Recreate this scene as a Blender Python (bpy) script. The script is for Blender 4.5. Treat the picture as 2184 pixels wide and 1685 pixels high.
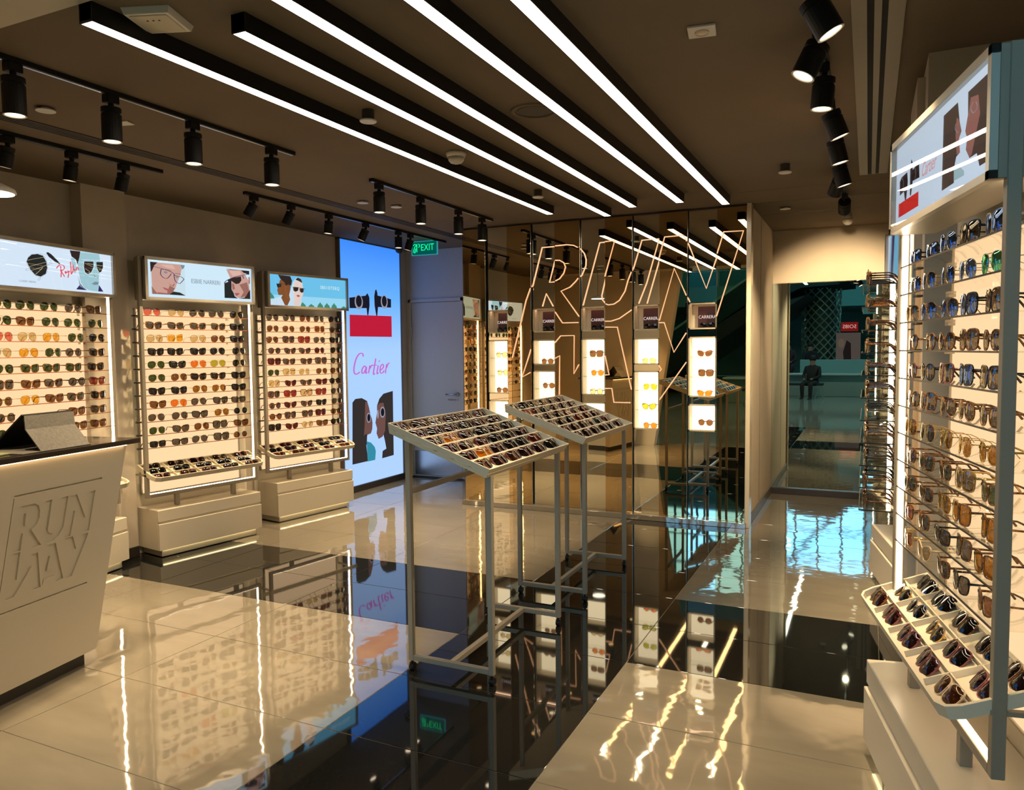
import bpy, bmesh, math, random
from mathutils import Vector, Matrix, Euler

for o in list(bpy.data.objects):
    bpy.data.objects.remove(o)
SC = bpy.context.scene
COL = SC.collection
R = math.radians
RNG = random.Random(7)

# ------------------------------------------------------------------ camera
CAM_F, CAM_PITCH, CAM_ROLL, CAM_YAW, CAM_H = 1615.86, 3.431, 0.5911, 25.184, 1.5
cd = bpy.data.cameras.new('camera')
cam = bpy.data.objects.new('camera', cd)
COL.objects.link(cam)
cd.sensor_fit = 'HORIZONTAL'
cd.sensor_width = 36.0
cd.lens = CAM_F / 2184.0 * 36.0
cd.clip_start = 0.02
cd.clip_end = 200.0
_p, _r, _y = R(CAM_PITCH), R(CAM_ROLL), R(CAM_YAW)
_f = Vector((-math.sin(_y) * math.cos(_p), math.cos(_y) * math.cos(_p), -math.sin(_p)))
_rt = Vector((math.cos(_y), math.sin(_y), 0))
_up = _rt.cross(_f)
_R = _rt * math.cos(_r) - _up * math.sin(_r)
_U = _rt * math.sin(_r) + _up * math.cos(_r)
cam.matrix_world = Matrix(((_R.x, _U.x, -_f.x, 0), (_R.y, _U.y, -_f.y, 0), (_R.z, _U.z, -_f.z, CAM_H), (0, 0, 0, 1)))
SC.camera = cam

# ------------------------------------------------------------------ world, exposure
wd = bpy.data.worlds.new('sky')
SC.world = wd
wd.use_nodes = True
wd.node_tree.nodes['Background'].inputs[0].default_value = (0.22, 0.58, 0.86, 1)
wd.node_tree.nodes['Background'].inputs[1].default_value = 6.0
SC.view_settings.view_transform = 'Standard'
SC.view_settings.look = 'None'
SC.view_settings.gamma = 1.0
SC.view_settings.use_curve_mapping = False
SC.view_settings.exposure = 0.0
SC.cycles.adaptive_threshold = 0.02
SC.cycles.max_bounces = 6
SC.cycles.diffuse_bounces = 2
SC.cycles.glossy_bounces = 4
SC.cycles.transparent_max_bounces = 8
SC.cycles.caustics_reflective = False
SC.cycles.caustics_refractive = False
WARM = (1.0, 0.74, 0.40)

# ------------------------------------------------------------------ materials
MATS = {}
def mat(name, col=(0.5, 0.5, 0.5), rough=0.5, metal=0.0, spec=0.5, emit=None, es=0.0, coat=0.0):
    if name in MATS:
        return MATS[name]
    m = bpy.data.materials.new(name)
    m.use_nodes = True
    b = m.node_tree.nodes['Principled BSDF']
    b.inputs['Base Color'].default_value = (*col, 1)
    b.inputs['Roughness'].default_value = rough
    b.inputs['Metallic'].default_value = metal
    b.inputs['Specular IOR Level'].default_value = spec
    b.inputs['Coat Weight'].default_value = coat
    if emit:
        b.inputs['Emission Color'].default_value = (*emit, 1)
        b.inputs['Emission Strength'].default_value = es
    m.diffuse_color = (*col, 1)
    MATS[name] = m
    return m

def emat(name, col, s):
    if name in MATS:
        return MATS[name]
    m = bpy.data.materials.new(name)
    m.use_nodes = True
    nt = m.node_tree
    nt.nodes.clear()
    e = nt.nodes.new('ShaderNodeEmission')
    o = nt.nodes.new('ShaderNodeOutputMaterial')
    e.inputs[0].default_value = (*col, 1)
    e.inputs[1].default_value = s
    nt.links.new(e.outputs[0], o.inputs[0])
    if name.startswith(('print_', 'screen_', 'billboard_', 'card_')) and name not in ('print_cool_white', 'print_pale_blue', 'print_sky'):
        m.cycles.emission_sampling = 'NONE'
    MATS[name] = m
    return m

def glossmat(name, col, rough=0.0):
    m = bpy.data.materials.new(name)
    m.use_nodes = True
    nt = m.node_tree
    nt.nodes.clear()
    g = nt.nodes.new('ShaderNodeBsdfGlossy')
    o = nt.nodes.new('ShaderNodeOutputMaterial')
    g.inputs['Color'].default_value = (*col, 1)
    g.inputs['Roughness'].default_value = rough
    nt.links.new(g.outputs[0], o.inputs[0])
    MATS[name] = m
    return m

def thinmat(name, col, refl=(1, 1, 1), ior=1.5, base=0.0, rough=0.0):
    """thin tinted sheet: light passes tinted, surface reflects by Fresnel (+ base mirror coating)"""
    m = bpy.data.materials.new(name)
    m.use_nodes = True
    nt = m.node_tree
    nt.nodes.clear()
    t = nt.nodes.new('ShaderNodeBsdfTransparent')
    g = nt.nodes.new('ShaderNodeBsdfGlossy')
    mx = nt.nodes.new('ShaderNodeMixShader')
    fr = nt.nodes.new('ShaderNodeFresnel')
    ma = nt.nodes.new('ShaderNodeMath')
    o = nt.nodes.new('ShaderNodeOutputMaterial')
    t.inputs[0].default_value = (*col, 1)
    g.inputs['Color'].default_value = (*refl, 1)
    g.inputs['Roughness'].default_value = rough
    ge = nt.nodes.new('ShaderNodeNewGeometry')
    mi_ = nt.nodes.new('ShaderNodeMix')
    mi_.inputs[2].default_value = ior
    mi_.inputs[3].default_value = 1.0 / ior
    nt.links.new(ge.outputs['Backfacing'], mi_.inputs[0])
    nt.links.new(mi_.outputs[0], fr.inputs[0])
    ma.operation = 'ADD'
    ma.use_clamp = True
    ma.inputs[1].default_value = base
    nt.links.new(fr.outputs[0], ma.inputs[0])
    nt.links.new(ma.outputs[0], mx.inputs[0])
    nt.links.new(t.outputs[0], mx.inputs[1])
    nt.links.new(g.outputs[0], mx.inputs[2])
    nt.links.new(mx.outputs[0], o.inputs[0])
    MATS[name] = m
    return m

def noise_col(m, c1, c2, scale=6.0, detail=6.0, stretch=(1, 1, 1), lo=0.35, hi=0.65, bump=0.0, bump_scale=None, obj_rand=False):
    nt = m.node_tree
    b = nt.nodes['Principled BSDF']
    tc = nt.nodes.new('ShaderNodeNewGeometry')
    mp = nt.nodes.new('ShaderNodeMapping')
    mp.inputs['Scale'].default_value = stretch
    n = nt.nodes.new('ShaderNodeTexNoise')
    n.inputs['Scale'].default_value = scale
    n.inputs['Detail'].default_value = detail
    cr = nt.nodes.new('ShaderNodeValToRGB')
    cr.color_ramp.elements[0].position = lo
    cr.color_ramp.elements[1].position = hi
    cr.color_ramp.elements[0].color = (*c1, 1)
    cr.color_ramp.elements[1].color = (*c2, 1)
    nt.links.new(tc.outputs['Position'], mp.inputs[0])
    nt.links.new(mp.outputs[0], n.inputs['Vector'])
    nt.links.new(n.outputs['Fac'], cr.inputs[0])
    nt.links.new(cr.outputs[0], b.inputs['Base Color'])
    if bump:
        n2 = nt.nodes.new('ShaderNodeTexNoise')
        n2.inputs['Scale'].default_value = bump_scale or scale
        n2.inputs['Detail'].default_value = 2.0
        bp = nt.nodes.new('ShaderNodeBump')
        bp.inputs['Strength'].default_value = 1.0
        bp.inputs['Distance'].default_value = bump
        nt.links.new(tc.outputs['Position'], n2.inputs['Vector'])
        nt.links.new(n2.outputs['Fac'], bp.inputs['Height'])
        nt.links.new(bp.outputs[0], b.inputs['Normal'])
    return m

M_WALL = noise_col(mat('greige_paint', rough=0.75, spec=0.25), (0.60, 0.52, 0.40), (0.64, 0.55, 0.43), scale=3, bump=0.0004, bump_scale=160)
M_WALLD = noise_col(mat('taupe_paint', rough=0.75, spec=0.25), (0.62, 0.535, 0.42), (0.66, 0.57, 0.45), scale=3, bump=0.0004, bump_scale=160)
M_CEIL = noise_col(mat('brown_ceiling_paint', rough=0.85, spec=0.15), (0.185, 0.145, 0.102), (0.20, 0.156, 0.110), scale=2)
M_SOFF = mat('beige_soffit', (0.62, 0.56, 0.46), 0.8)
M_BEIGE = noise_col(mat('beige_marble', rough=0.035, spec=0.5), (0.168, 0.148, 0.112), (0.208, 0.184, 0.140), scale=2.2, detail=9, stretch=(1.0, 3.4, 1), lo=0.30, hi=0.72, bump=0.0011, bump_scale=5.5)
M_BLACK = noise_col(mat('black_granite', rough=0.03, spec=1.0), (0.006, 0.007, 0.007), (0.040, 0.038, 0.030), scale=120, detail=3, lo=0.55, hi=0.80, bump=0.00012, bump_scale=3)
for _m, _i in ((M_BEIGE, 2.35), (M_BLACK, 2.0)):
    _m.node_tree.nodes['Principled BSDF'].inputs['IOR'].default_value = _i
M_BLACK.node_tree.nodes['Principled BSDF'].inputs['Specular IOR Level'].default_value = 0.5
M_GROUT = mat('grout', (0.16, 0.14, 0.11), 0.6)
M_LACQ = mat('cream_lacquer', (0.58, 0.52, 0.41), 0.28, spec=0.4)
M_BOARD = mat('cream_board', (0.62, 0.56, 0.44), 0.5)
M_METAL = mat('brushed_champagne_metal', (0.46, 0.42, 0.35), 0.34, metal=0.85)
M_METAL2 = mat('grey_powder_coat', (0.32, 0.285, 0.225), 0.42, metal=0.35)
M_DARKTRIM = mat('dark_bronze_trim', (0.035, 0.028, 0.022), 0.4)
M_BLACKP = mat('black_lamp_paint', (0.006, 0.0055, 0.005), 0.45, spec=0.3)
M_TRAY = mat('suede_tray_cream', (0.66, 0.58, 0.44), 0.8)
M_WHITE = mat('white_plastic', (0.72, 0.68, 0.60), 0.45)
M_DOOR = mat('door_white', (0.60, 0.60, 0.59), 0.5)
M_WALLN = mat('white_wall_paint', (0.60, 0.60, 0.60), 0.7)
M_STEEL = mat('satin_steel', (0.55, 0.55, 0.55), 0.28, metal=1.0)
M_GLASS = thinmat('clear_acrylic', (0.94, 0.95, 0.92))
M_COVER = thinmat('sign_cover_glass', (.98, .98, .98), ior=1.22)
M_EDGE = mat('shelf_edge_brown', (0.22, 0.065, 0.03), 0.35)
M_EDGEG = mat('shelf_edge_smoke', (0.035, 0.032, 0.026), 0.3)
M_MIRC = glossmat('silver_mirror', (0.86, 0.84, 0.72))
M_MIRB = glossmat('bronze_mirror', (0.64, 0.47, 0.25))
M_MIRW = glossmat('back_wall_mirror', (0.72, 0.86, 0.84))
M_LED = emat('led_white', (1.0, 0.78, 0.50), 16.0)
M_STRIP = emat('ceiling_led', (1.0, 0.84, 0.62), 13.0)
M_PANEL = emat('backlit_panel', (1.0, 0.66, 0.36), 1.10)
M_NICHE = emat('niche_light', (1.0, 0.80, 0.48), 2.6)
M_PLED = emat('plinth_led', (1.0, 0.80, 0.42), 6.0)
M_SPOT = emat('spot_lens', (1.0, 0.80, 0.55), 4.5)
M_NEON = emat('neon_rose', (1.0, 0.52, 0.28), 1.3)
M_GOLDF = mat('niche_frame', (0.60, 0.50, 0.32), 0.35, metal=0.3)

# ------------------------------------------------------------------ mesh building
class MB:
    def __init__(s):
        s.v, s.f, s.m = [], [], []
    def add(s, vs, fs, M=None, mi=0):
        n = len(s.v)
        for v in vs:
            v = Vector(v)
            s.v.append(tuple(M @ v) if M is not None else tuple(v))
        for f in fs:
            s.f.append(tuple(i + n for i in f))
            s.m.append(mi)
        return s
    def box(s, x0, x1, y0, y1, z0, z1, M=None, mi=0):
        vs = [(x0, y0, z0), (x1, y0, z0), (x1, y1, z0), (x0, y1, z0), (x0, y0, z1), (x1, y0, z1), (x1, y1, z1), (x0, y1, z1)]
        return s.add(vs, [(0, 3, 2, 1), (4, 5, 6, 7), (0, 1, 5, 4), (1, 2, 6, 5), (2, 3, 7, 6), (3, 0, 4, 7)], M, mi)
    def bbox(s, x0, x1, y0, y1, z0, z1, b=0.004, M=None, mi=0):
        """box with chamfered edges"""
        bm = bmesh.new()
        bmesh.ops.create_cube(bm, size=1.0)
        for v in bm.verts:
            v.co = Vector((x0 + (v.co.x + .5) * (x1 - x0), y0 + (v.co.y + .5) * (y1 - y0), z0 + (v.co.z + .5) * (z1 - z0)))
        bmesh.ops.bevel(bm, geom=list(bm.edges), offset=b, segments=1, affect='EDGES', profile=0.5)
        bm.verts.index_update()
        s.add([v.co.copy() for v in bm.verts], [[v.index for v in f.verts] for f in bm.faces], M, mi)
        bm.free()
        return s
    def hexa(s, bot, top, M=None, mi=0):
        """8-corner block: 4 bottom points, 4 top points (both counter-clockwise from above)"""
        return s.add(list(bot) + list(top), [(0, 3, 2, 1), (4, 5, 6, 7), (0, 1, 5, 4), (1, 2, 6, 5), (2, 3, 7, 6), (3, 0, 4, 7)], M, mi)
    def cyl(s, p0, p1, r0, r1=None, n=20, caps=(True, True), M=None, mi=0):
        r1 = r0 if r1 is None else r1
        p0, p1 = Vector(p0), Vector(p1)
        d = (p1 - p0).normalized()
        a = d.orthogonal().normalized()
        b = d.cross(a)
        vs = []
        for p, r in ((p0, r0), (p1, r1)):
            for i in range(n):
                t = 2 * math.pi * i / n
                vs.append(p + a * (r * math.cos(t)) + b * (r * math.sin(t)))
        fs = [(i, (i + 1) % n, n + (i + 1) % n, n + i) for i in range(n)]
        if caps[0]:
            fs.append(tuple(range(n - 1, -1, -1)))
        if caps[1]:
            fs.append(tuple(range(n, 2 * n)))
        return s.add(vs, fs, M, mi)
    def lathe(s, prof, n=24, M=None, mi=0, caps=True):
        """profile [(r, z)] turned round z"""
        vs, fs = [], []
        for r, z in prof:
            for i in range(n):
                t = 2 * math.pi * i / n
                vs.append((r * math.cos(t), r * math.sin(t), z))
        for k in range(len(prof) - 1):
            for i in range(n):
                j = (i + 1) % n
                fs.append((k * n + i, k * n + j, (k + 1) * n + j, (k + 1) * n + i))
        if caps and prof[0][0] > 1e-5:
            fs.append(tuple(range(n - 1, -1, -1)))
        if caps and prof[-1][0] > 1e-5:
            fs.append(tuple((len(prof) - 1) * n + i for i in range(n)))
        return s.add(vs, fs, M, mi)
    def tube(s, path, r, n=6, closed=False, M=None, mi=0, flat=1.0):
        P = [Vector(p) for p in path]
        k = len(P)
        if k < 2:
            return s
        vs, fs = [], []
        prev = None
        for i in range(k):
            if closed:
                t = (P[(i + 1) % k] - P[i - 1])
            elif i == 0:
                t = P[1] - P[0]
            elif i == k - 1:
                t = P[-1] - P[-2]
            else:
                t = (P[i + 1] - P[i]).normalized() + (P[i] - P[i - 1]).normalized()
            if t.length < 1e-9:
                t = P[min(i + 1, k - 1)] - P[max(i - 1, 0)]
            t.normalize()
            if prev is None:
                a = t.orthogonal().normalized()
            else:
                a = prev - t * prev.dot(t)
                if a.length < 1e-6:
                    a = t.orthogonal()
                a.normalize()
            prev = a
            b = t.cross(a)
            rr = r[i] if isinstance(r, (list, tuple)) else r
            for j in range(n):
                an = 2 * math.pi * j / n
                vs.append(P[i] + a * (rr * math.cos(an)) + b * (rr * flat * math.sin(an)))
        for i in range(k if closed else k - 1):
            i2 = (i + 1) % k
            for j in range(n):
                j2 = (j + 1) % n
                fs.append((i * n + j, i * n + j2, i2 * n + j2, i2 * n + j))
        if not closed:
            fs.append(tuple(range(n - 1, -1, -1)))
            fs.append(tuple((k - 1) * n + j for j in range(n)))
        return s.add(vs, fs, M, mi)
    def prism(s, pts, h, M=None, mi=0):
        """polygon in xz (y = 0) extruded to y = h"""
        n = len(pts)
        vs = [(x, 0, z) for x, z in pts] + [(x, h, z) for x, z in pts]
        fs = [tuple(range(n)), tuple(range(2 * n - 1, n - 1, -1))] + [(i, n + i, n + (i + 1) % n, (i + 1) % n) for i in range(n)]
        return s.add(vs, fs, M, mi)
    def mesh(s, name, smooth=False):
        me = bpy.data.meshes.new(name)
        me.from_pydata(s.v, [], s.f)
        if any(s.m):
            me.polygons.foreach_set('material_index', s.m)
        if smooth:
            me.polygons.foreach_set('use_smooth', [True] * len(me.polygons))
        me.update()
        return me

def fixn(me):
    bm = bmesh.new()
    bm.from_mesh(me)
    bmesh.ops.recalc_face_normals(bm, faces=bm.faces)
    bm.to_mesh(me)
    bm.free()

def tag(o, label=None, cat=None, group=None, kind=None):
    if label:
        o['label'] = label
    if cat:
        o['category'] = cat
    if group:
        o['group'] = group
    if kind:
        o['kind'] = kind
    return o

def obj(name, mb, m, parent=None, loc=None, rot=None, smooth=False, **kw):
    me = mb.mesh(name, smooth) if isinstance(mb, MB) else mb
    if isinstance(mb, MB):
        fixn(me)
        for x in (m if isinstance(m, (list, tuple)) else [m]):
            me.materials.append(x)
    o = bpy.data.objects.new(name, me)
    COL.objects.link(o)
    if parent:
        o.parent = parent
    if loc is not None:
        o.location = loc
    if rot is not None:
        o.rotation_euler = rot
    return tag(o, **kw)

def empty(name, loc=(0, 0, 0), rz=0.0, parent=None, **kw):
    o = bpy.data.objects.new(name, None)
    COL.objects.link(o)
    o.empty_display_size = 0.1
    o.location = loc
    o.rotation_euler = (0, 0, rz)
    if parent:
        o.parent = parent
    return tag(o, **kw)

def B(*a, **k):
    return MB().box(*a, **k)

def text(name, body, size, m, parent, M, extrude=0.0006, align='CENTER', shear=0.0, space=1.0, xs=1.0):
    """flat lettering, built from the built-in font as mesh"""
    cu = bpy.data.curves.new(name, 'FONT')
    cu.body = body
    cu.size = size
    cu.align_x = align
    cu.align_y = 'CENTER'
    cu.extrude = extrude
    cu.shear = shear
    cu.space_character = space
    cu.resolution_u = 3
    to = bpy.data.objects.new(name, cu)
    COL.objects.link(to)
    dg = bpy.context.evaluated_depsgraph_get()
    me = bpy.data.meshes.new_from_object(to.evaluated_get(dg))
    bpy.data.objects.remove(to)
    me.transform(Matrix.Scale(xs, 4, (1, 0, 0)))
    me.transform(M)
    me.materials.clear()
    me.materials.append(m)
    o = bpy.data.objects.new(name, me)
    COL.objects.link(o)
    o.parent = parent
    return o

ORD = ['first', 'second', 'third', 'fourth', 'fifth', 'sixth', 'seventh', 'eighth', 'ninth', 'tenth', 'eleventh', 'twelfth']
HC = 2.665

# ================================================================== the room
floor = obj('floor', B(-5.15, 1.05, 1.24, 8.3, -0.06, -0.0025), M_GROUT, kind='structure')
XJ = [-5.1, -4.2, -3.11, -1.94, -1.025, 0.07, 1.0]
YJ = [1.24, 1.79, 2.335, 2.885, 3.435, 3.94, 4.44, 4.99, 5.54, 6.09, 6.64, 7.19, 7.74, 8.2]
_tiles = {}
for i in range(len(XJ) - 1):
    for j in range(len(YJ) - 1):
        w, d = XJ[i + 1] - XJ[i] - 0.003, YJ[j + 1] - YJ[j] - 0.003
        dark = (i == 3) or j in (4, 5)
        key = (round(w, 3), round(d, 3), dark)
        if key not in _tiles:
            me = MB().bbox(-w / 2, w / 2, -d / 2, d / 2, -0.01, 0, 0.0012).mesh('tile')
            fixn(me)
            me.materials.append(M_BLACK if dark else M_BEIGE)
            _tiles[key] = me
        o = obj('tile', _tiles[key], None, floor, ((XJ[i] + XJ[i + 1]) / 2, (YJ[j] + YJ[j + 1]) / 2, RNG.uniform(-0.0004, 0)),
                (RNG.uniform(-.0009, .0009), RNG.uniform(-.0006, .0006), 0))

ceiling = obj('ceiling', B(-5.15, 1.05, 1.74, 8.3, HC, HC + 0.12), M_CEIL, kind='structure')
obj('ceiling_joint', MB().box(-0.9, 0.95, 5.98, 5.984, HC - .0012, HC).box(-0.9, 0.95, 6.5, 6.504, HC - .0012, HC).box(-0.9, .95, 7.1, 7.104, HC - .0012, HC), M_DARKTRIM, ceiling)
obj('ceiling_soffit', B(-5.15, 1.05, 1.30, 1.74, HC - 0.004, HC + 0.12), M_SOFF, kind='structure')

# left wall with its pilaster
wl = obj('wall_left', MB().box(-5.12, -4.95, 3.84, 8.3, 0, HC).box(-5.12, -5.0, 1.3, 3.5, 0, HC).box(-5.12, -4.885, 3.5, 3.84, 0, HC), M_WALLD, kind='structure')
obj('baseboard_left', MB().bbox(-4.95, -4.935, 4.85, 5.08, 0, .075, .003).bbox(-4.93, -4.90, 6.02, 7.62, 0, .068, .003).bbox(-4.885, -4.87, 3.5, 3.84, 0, .075, .003), M_DARKTRIM, kind='structure')
obj('wall_door', MB().box(-5.12, -4.905, 7.62, 7.8, 0, HC).box(-4.905, -4.205, 7.62, 7.8, 2.09, HC).box(-4.205, -3.3, 7.62, 7.8, 0, HC).box(-5.12, -3.3, 7.75, 7.85, 0, 2.1), M_WALLN, kind='structure')
wm = obj('wall_mirror', MB().box(-3.54, -0.905, 6.605, 8.3, 0, HC), M_WALL, kind='structure')
obj('trim_1', MB().bbox(-3.56, -0.895, 6.40, 6.61, 0, 0.045, .003), M_BEIGE, kind='structure')
obj('shadow_gap_strip', MB().box(-3.545, -0.905, 6.47, 6.61, 2.648, HC - .001), M_DARKTRIM, kind='structure')  # dark strip standing in for the shadow gap between mirrors and ceiling
# return wall between the mirrors, with the bright end trim of the mirror run
wr = obj('wall_return', MB().box(-0.905, -0.89, 6.56, 8.15, 0, HC), M_WALL, kind='structure')
obj('trim_3', MB().bbox(-0.908, -0.872, 6.44, 6.56, 0.0, HC, .002), mat('trim_gloss', (0.62, 0.53, 0.38), 0.18), kind='structure')
obj('trim_4', B(-0.8905, -0.8885, 7.20, 7.203, 0.09, HC), M_DARKTRIM, kind='structure')
obj('baseboard_return', MB().bbox(-0.89, -0.878, 6.56, 8.14, 0, .085, .003), mat('baseboard_brown', (0.11, 0.085, 0.055), .4), kind='structure')
obj('wall_back', MB().box(-0.92, 1.05, 8.15, 8.3, 0, HC), M_WALL, kind='structure')
obj('baseboard_back', MB().bbox(-0.89, 0.75, 8.10, 8.15, 0, .062, .003), M_DARKTRIM, kind='structure')
mw = obj('wall_mirror_pane', MB().bbox(-0.888, 0.74, 8.138, 8.15, .062, 2.14, .0015), M_MIRW,
         label='tall mirror pane on the far back wall reflecting the concourse', cat='mirror')
obj('wall_right', MB().box(0.75, 1.05, 1.30, 8.3, 0, HC).box(0.20, 0.76, 3.52, 4.30, 0, HC).box(0.17, 0.21, 3.69, 4.25, 0, HC - .04), M_WALLD, kind='structure')
# shop front on the near side, with its slanting end
obj('wall_front', MB().hexa([(-5.12, 1.32, 0), (-2.98, 1.32, 0), (-2.98, 1.48, 0), (-5.12, 1.48, 0)],
                            [(-5.12, 1.32, HC), (-2.56, 1.32, HC), (-2.56, 1.48, HC), (-5.12, 1.48, HC)])
    .box(.76, 1.05, 1.28, 1.48, 0, HC), M_WALL, kind='structure')

# ------------------------------------------------------------------ door
d = empty('door_1', (-4.555, 7.62, 0), kind='structure')
obj('door_leaf', MB().bbox(-.335, .335, .012, .05, .012, 2.06, .003), M_DOOR, d)
obj('door_frame', MB().box(-.365, -.338, -.012, .06, 0, 2.1).box(.338, .365, -.012, .06, 0, 2.1).box(-.365, .365, -.012, .06, 2.063, 2.1), M_DOOR, d)
obj('kick_plate', MB().bbox(-.318, .325, .007, .013, .03, .315, .002), M_STEEL, d)
obj('threshold', B(-.36, .36, -.02, .06, 0, .012), M_DARKTRIM, d)
h = obj('handle', MB().cyl((.275, -.002, .99), (.275, .012, .99), .024).cyl((.275, -.045, .99), (.275, 0, .99), .008)
        .tube([(.278, -.045, .99), (.25, -.048, .99), (.15, -.048, .992)], .0085, 8), M_STEEL, d, smooth=True)
obj('keyhole_plate', MB().cyl((.27, .006, .93), (.27, .012, .93), .012), M_STEEL, d)
text('lettering', 'PUSH BAR', .032, mat('grey_print', (.30, .30, .29), .6), d, Matrix.Translation((.215, .008, .925)) @ Matrix.Rotation(R(90), 4, 'X'))
obj('hinge', MB().cyl((-.333, .0, .32), (-.333, .0, .42), .008), M_STEEL, d)
obj('hinge', MB().cyl((-.333, .0, 1.68), (-.333, .0, 1.78), .008), M_STEEL, d)

# ================================================================== blue lightbox on the left wall
M_LB = bpy.data.materials.new('lightbox_print')
M_LB.use_nodes = True
_nt = M_LB.node_tree
_nt.nodes.clear()
_g = _nt.nodes.new('ShaderNodeNewGeometry')
_s = _nt.nodes.new('ShaderNodeSeparateXYZ')
_c = _nt.nodes.new('ShaderNodeValToRGB')
_mr = _nt.nodes.new('ShaderNodeMapRange')
_mr.inputs[1].default_value = 0.1
_mr.inputs[2].default_value = 2.65
_e = _nt.nodes.new('ShaderNodeEmission')
_o = _nt.nodes.new('ShaderNodeOutputMaterial')
els = _c.color_ramp.elements
els[0].position, els[0].color = 0.0, (0.40, 0.60, 1.0, 1)
els[1].position, els[1].color = 1.0, (0.045, 0.24, 0.90, 1)
_x = els.new(0.55)
_x.color = (0.37, 0.58, 1.0, 1)
_x = els.new(0.78)
_x.color = (0.13, 0.41, 1.0, 1)
_nt.links.new(_g.outputs['Position'], _s.inputs[0])
_nt.links.new(_s.outputs[2], _mr.inputs[0])
_nt.links.new(_mr.outputs[0], _c.inputs[0])
_nt.links.new(_c.outputs[0], _e.inputs[0])
_nt.links.new(_e.outputs[0], _o.inputs[0])
_e.inputs[1].default_value = 1.12
lb = empty('lightbox_poster', (-4.95, 6.88, 0), label='tall blue backlit fashion poster with two facing profiles beside the door', cat='lightbox')
def LBP(name, pts, m, off=0.0, parent=None):
    """flat print on the lightbox face; pts are (y, z) in the room"""
    mb = MB().add([(0.034 + off, y - 6.88, z) for y, z in pts], [tuple(range(len(pts)))])
    return obj(name, mb, m, parent or face)
face = obj('print_face', B(0, .033, -.545, .555, .07, 2.655), M_LB, lb)
obj('frame', MB().box(-.01, .045, -.565, -.545, .06, HC).box(-.01, .045, .555, .568, .06, HC).box(-.01, .045, -.565, .568, 2.652, HC - .001), mat('lightbox_frame', (.16, .14, .12), .4, metal=.4), lb)
P_RED = emat('print_red', (.62, .015, .05), .85)
P_BLK = emat('print_black', (.012, .012, .022), .9)
P_HAIR = emat('print_dark_hair', (.040, .032, .030), .9)
P_SKIN = emat('print_skin_dusk', (.18, .085, .075), .9)
P_TEAL = emat('print_teal', (.04, .30, .42), .9)
P_MAG = emat('print_magenta', (.62, .16, .66), .95)
P_SIL = emat('print_silver', (.36, .35, .42), .9)
def ell(cx, cz, a, b, n=20, t0=0):
    return [(cx + a * math.cos(2 * math.pi * i / n + t0), cz + b * math.sin(2 * math.pi * i / n + t0)) for i in range(n)]
def ribbon(path, w, nib=0.6):
    """calligraphic stroke outline: width follows the pen angle"""
    P = []
    k = len(path)
    for i in range(k - 1):          # smooth by Catmull-Rom
        p0, p1, p2, p3 = path[max(i - 1, 0)], path[i], path[i + 1], path[min(i + 2, k - 1)]
        for q in range(5):
            t = q / 5
            P.append(tuple(0.5 * (2 * p1[c] + (p2[c] - p0[c]) * t + (2 * p0[c] - 5 * p1[c] + 4 * p2[c] - p3[c]) * t * t + (3 * p1[c] - p0[c] - 3 * p2[c] + p3[c]) * t ** 3) for c in (0, 1)))
    P.append(path[-1])
    L, Rr = [], []
    for i, p in enumerate(P):
        a, b = P[max(i - 1, 0)], P[min(i + 1, len(P) - 1)]
        dx, dz = b[0] - a[0], b[1] - a[1]
        l = math.hypot(dx, dz) or 1
        ww = w * (0.35 + nib * abs(dz / l)) / 2
        L.append((p[0] - dz / l * ww, p[1] + dx / l * ww))
        Rr.append((p[0] + dz / l * ww, p[1] - dx / l * ww))
    return L, Rr
def ribbon_mb(strokes, w, to3):
    mb = MB()
    for st in strokes:
        L, Rr = ribbon(st, w)
        n = len(L)
        mb.add([to3(*p) for p in L] + [to3(*p) for p in Rr], [(i, i + 1, n + i + 1, n + i) for i in range(n - 1)])
    return mb
LBP('red_block', [(6.483, 1.882), (7.254, 1.893), (7.252, 1.658), (6.479, 1.655)], P_RED, .001)
LBP('strap', [(6.484, 2.059), (6.80, 2.10), (6.797, 1.964), (6.485, 1.95)], P_BLK, .001)
LBP('strap', [(6.985, 2.112), (7.251, 2.084), (7.248, 1.99), (6.985, 1.985)], P_BLK, .001)
LBP('ring', ell(6.645, 2.022, .072, .078), P_SIL, .002)
LBP('lens', ell(6.645, 2.03, .052, .062), P_BLK, .003)
LBP('ring', ell(7.115, 2.048, .066, .076), P_SIL, .002)
LBP('lens', ell(7.115, 2.055, .048, .060), P_BLK, .003)
LBP('temple_side', [(6.77, 2.10), (6.802, 2.125), (6.835, 2.08), (6.835, 1.99), (6.808, 1.887), (6.79, 1.887), (6.775, 2.0)], P_BLK, .003)
LBP('temple_side', [(6.925, 2.10), (6.945, 2.165), (6.965, 2.178), (6.985, 2.14), (6.995, 2.0), (6.975, 1.889), (6.955, 1.889), (6.928, 2.0)], P_BLK, .003)
LBP('woman_hair', [(6.473, .303), (6.497, .959), (6.546, .994), (6.659, .997), (6.754, .96), (6.786, .887), (6.79, .80), (6.73, .62), (6.72, .52), (6.75, .303)], P_HAIR, .001)
LBP('woman_face', [(6.72, .95), (6.754, .96), (6.786, .887), (6.807, .815), (6.835, .759), (6.845, .714), (6.837, .643), (6.811, .601), (6.746, .591), (6.729, .531), (6.68, .56), (6.70, .70)], P_SKIN, .002)
LBP('woman_neck', [(6.70, .60), (6.74, .60), (6.733, .50), (6.66, .33), (6.62, .33), (6.60, .52)], P_HAIR, .003)
LBP('woman_jacket', [(6.729, .522), (6.808, .499), (6.875, .443), (6.894, .395), (6.879, .299), (6.74, .30)], P_TEAL, .003)
LBP('eyewear_rim', ell(6.775, .775, .040, .055), P_SIL, .004)
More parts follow.
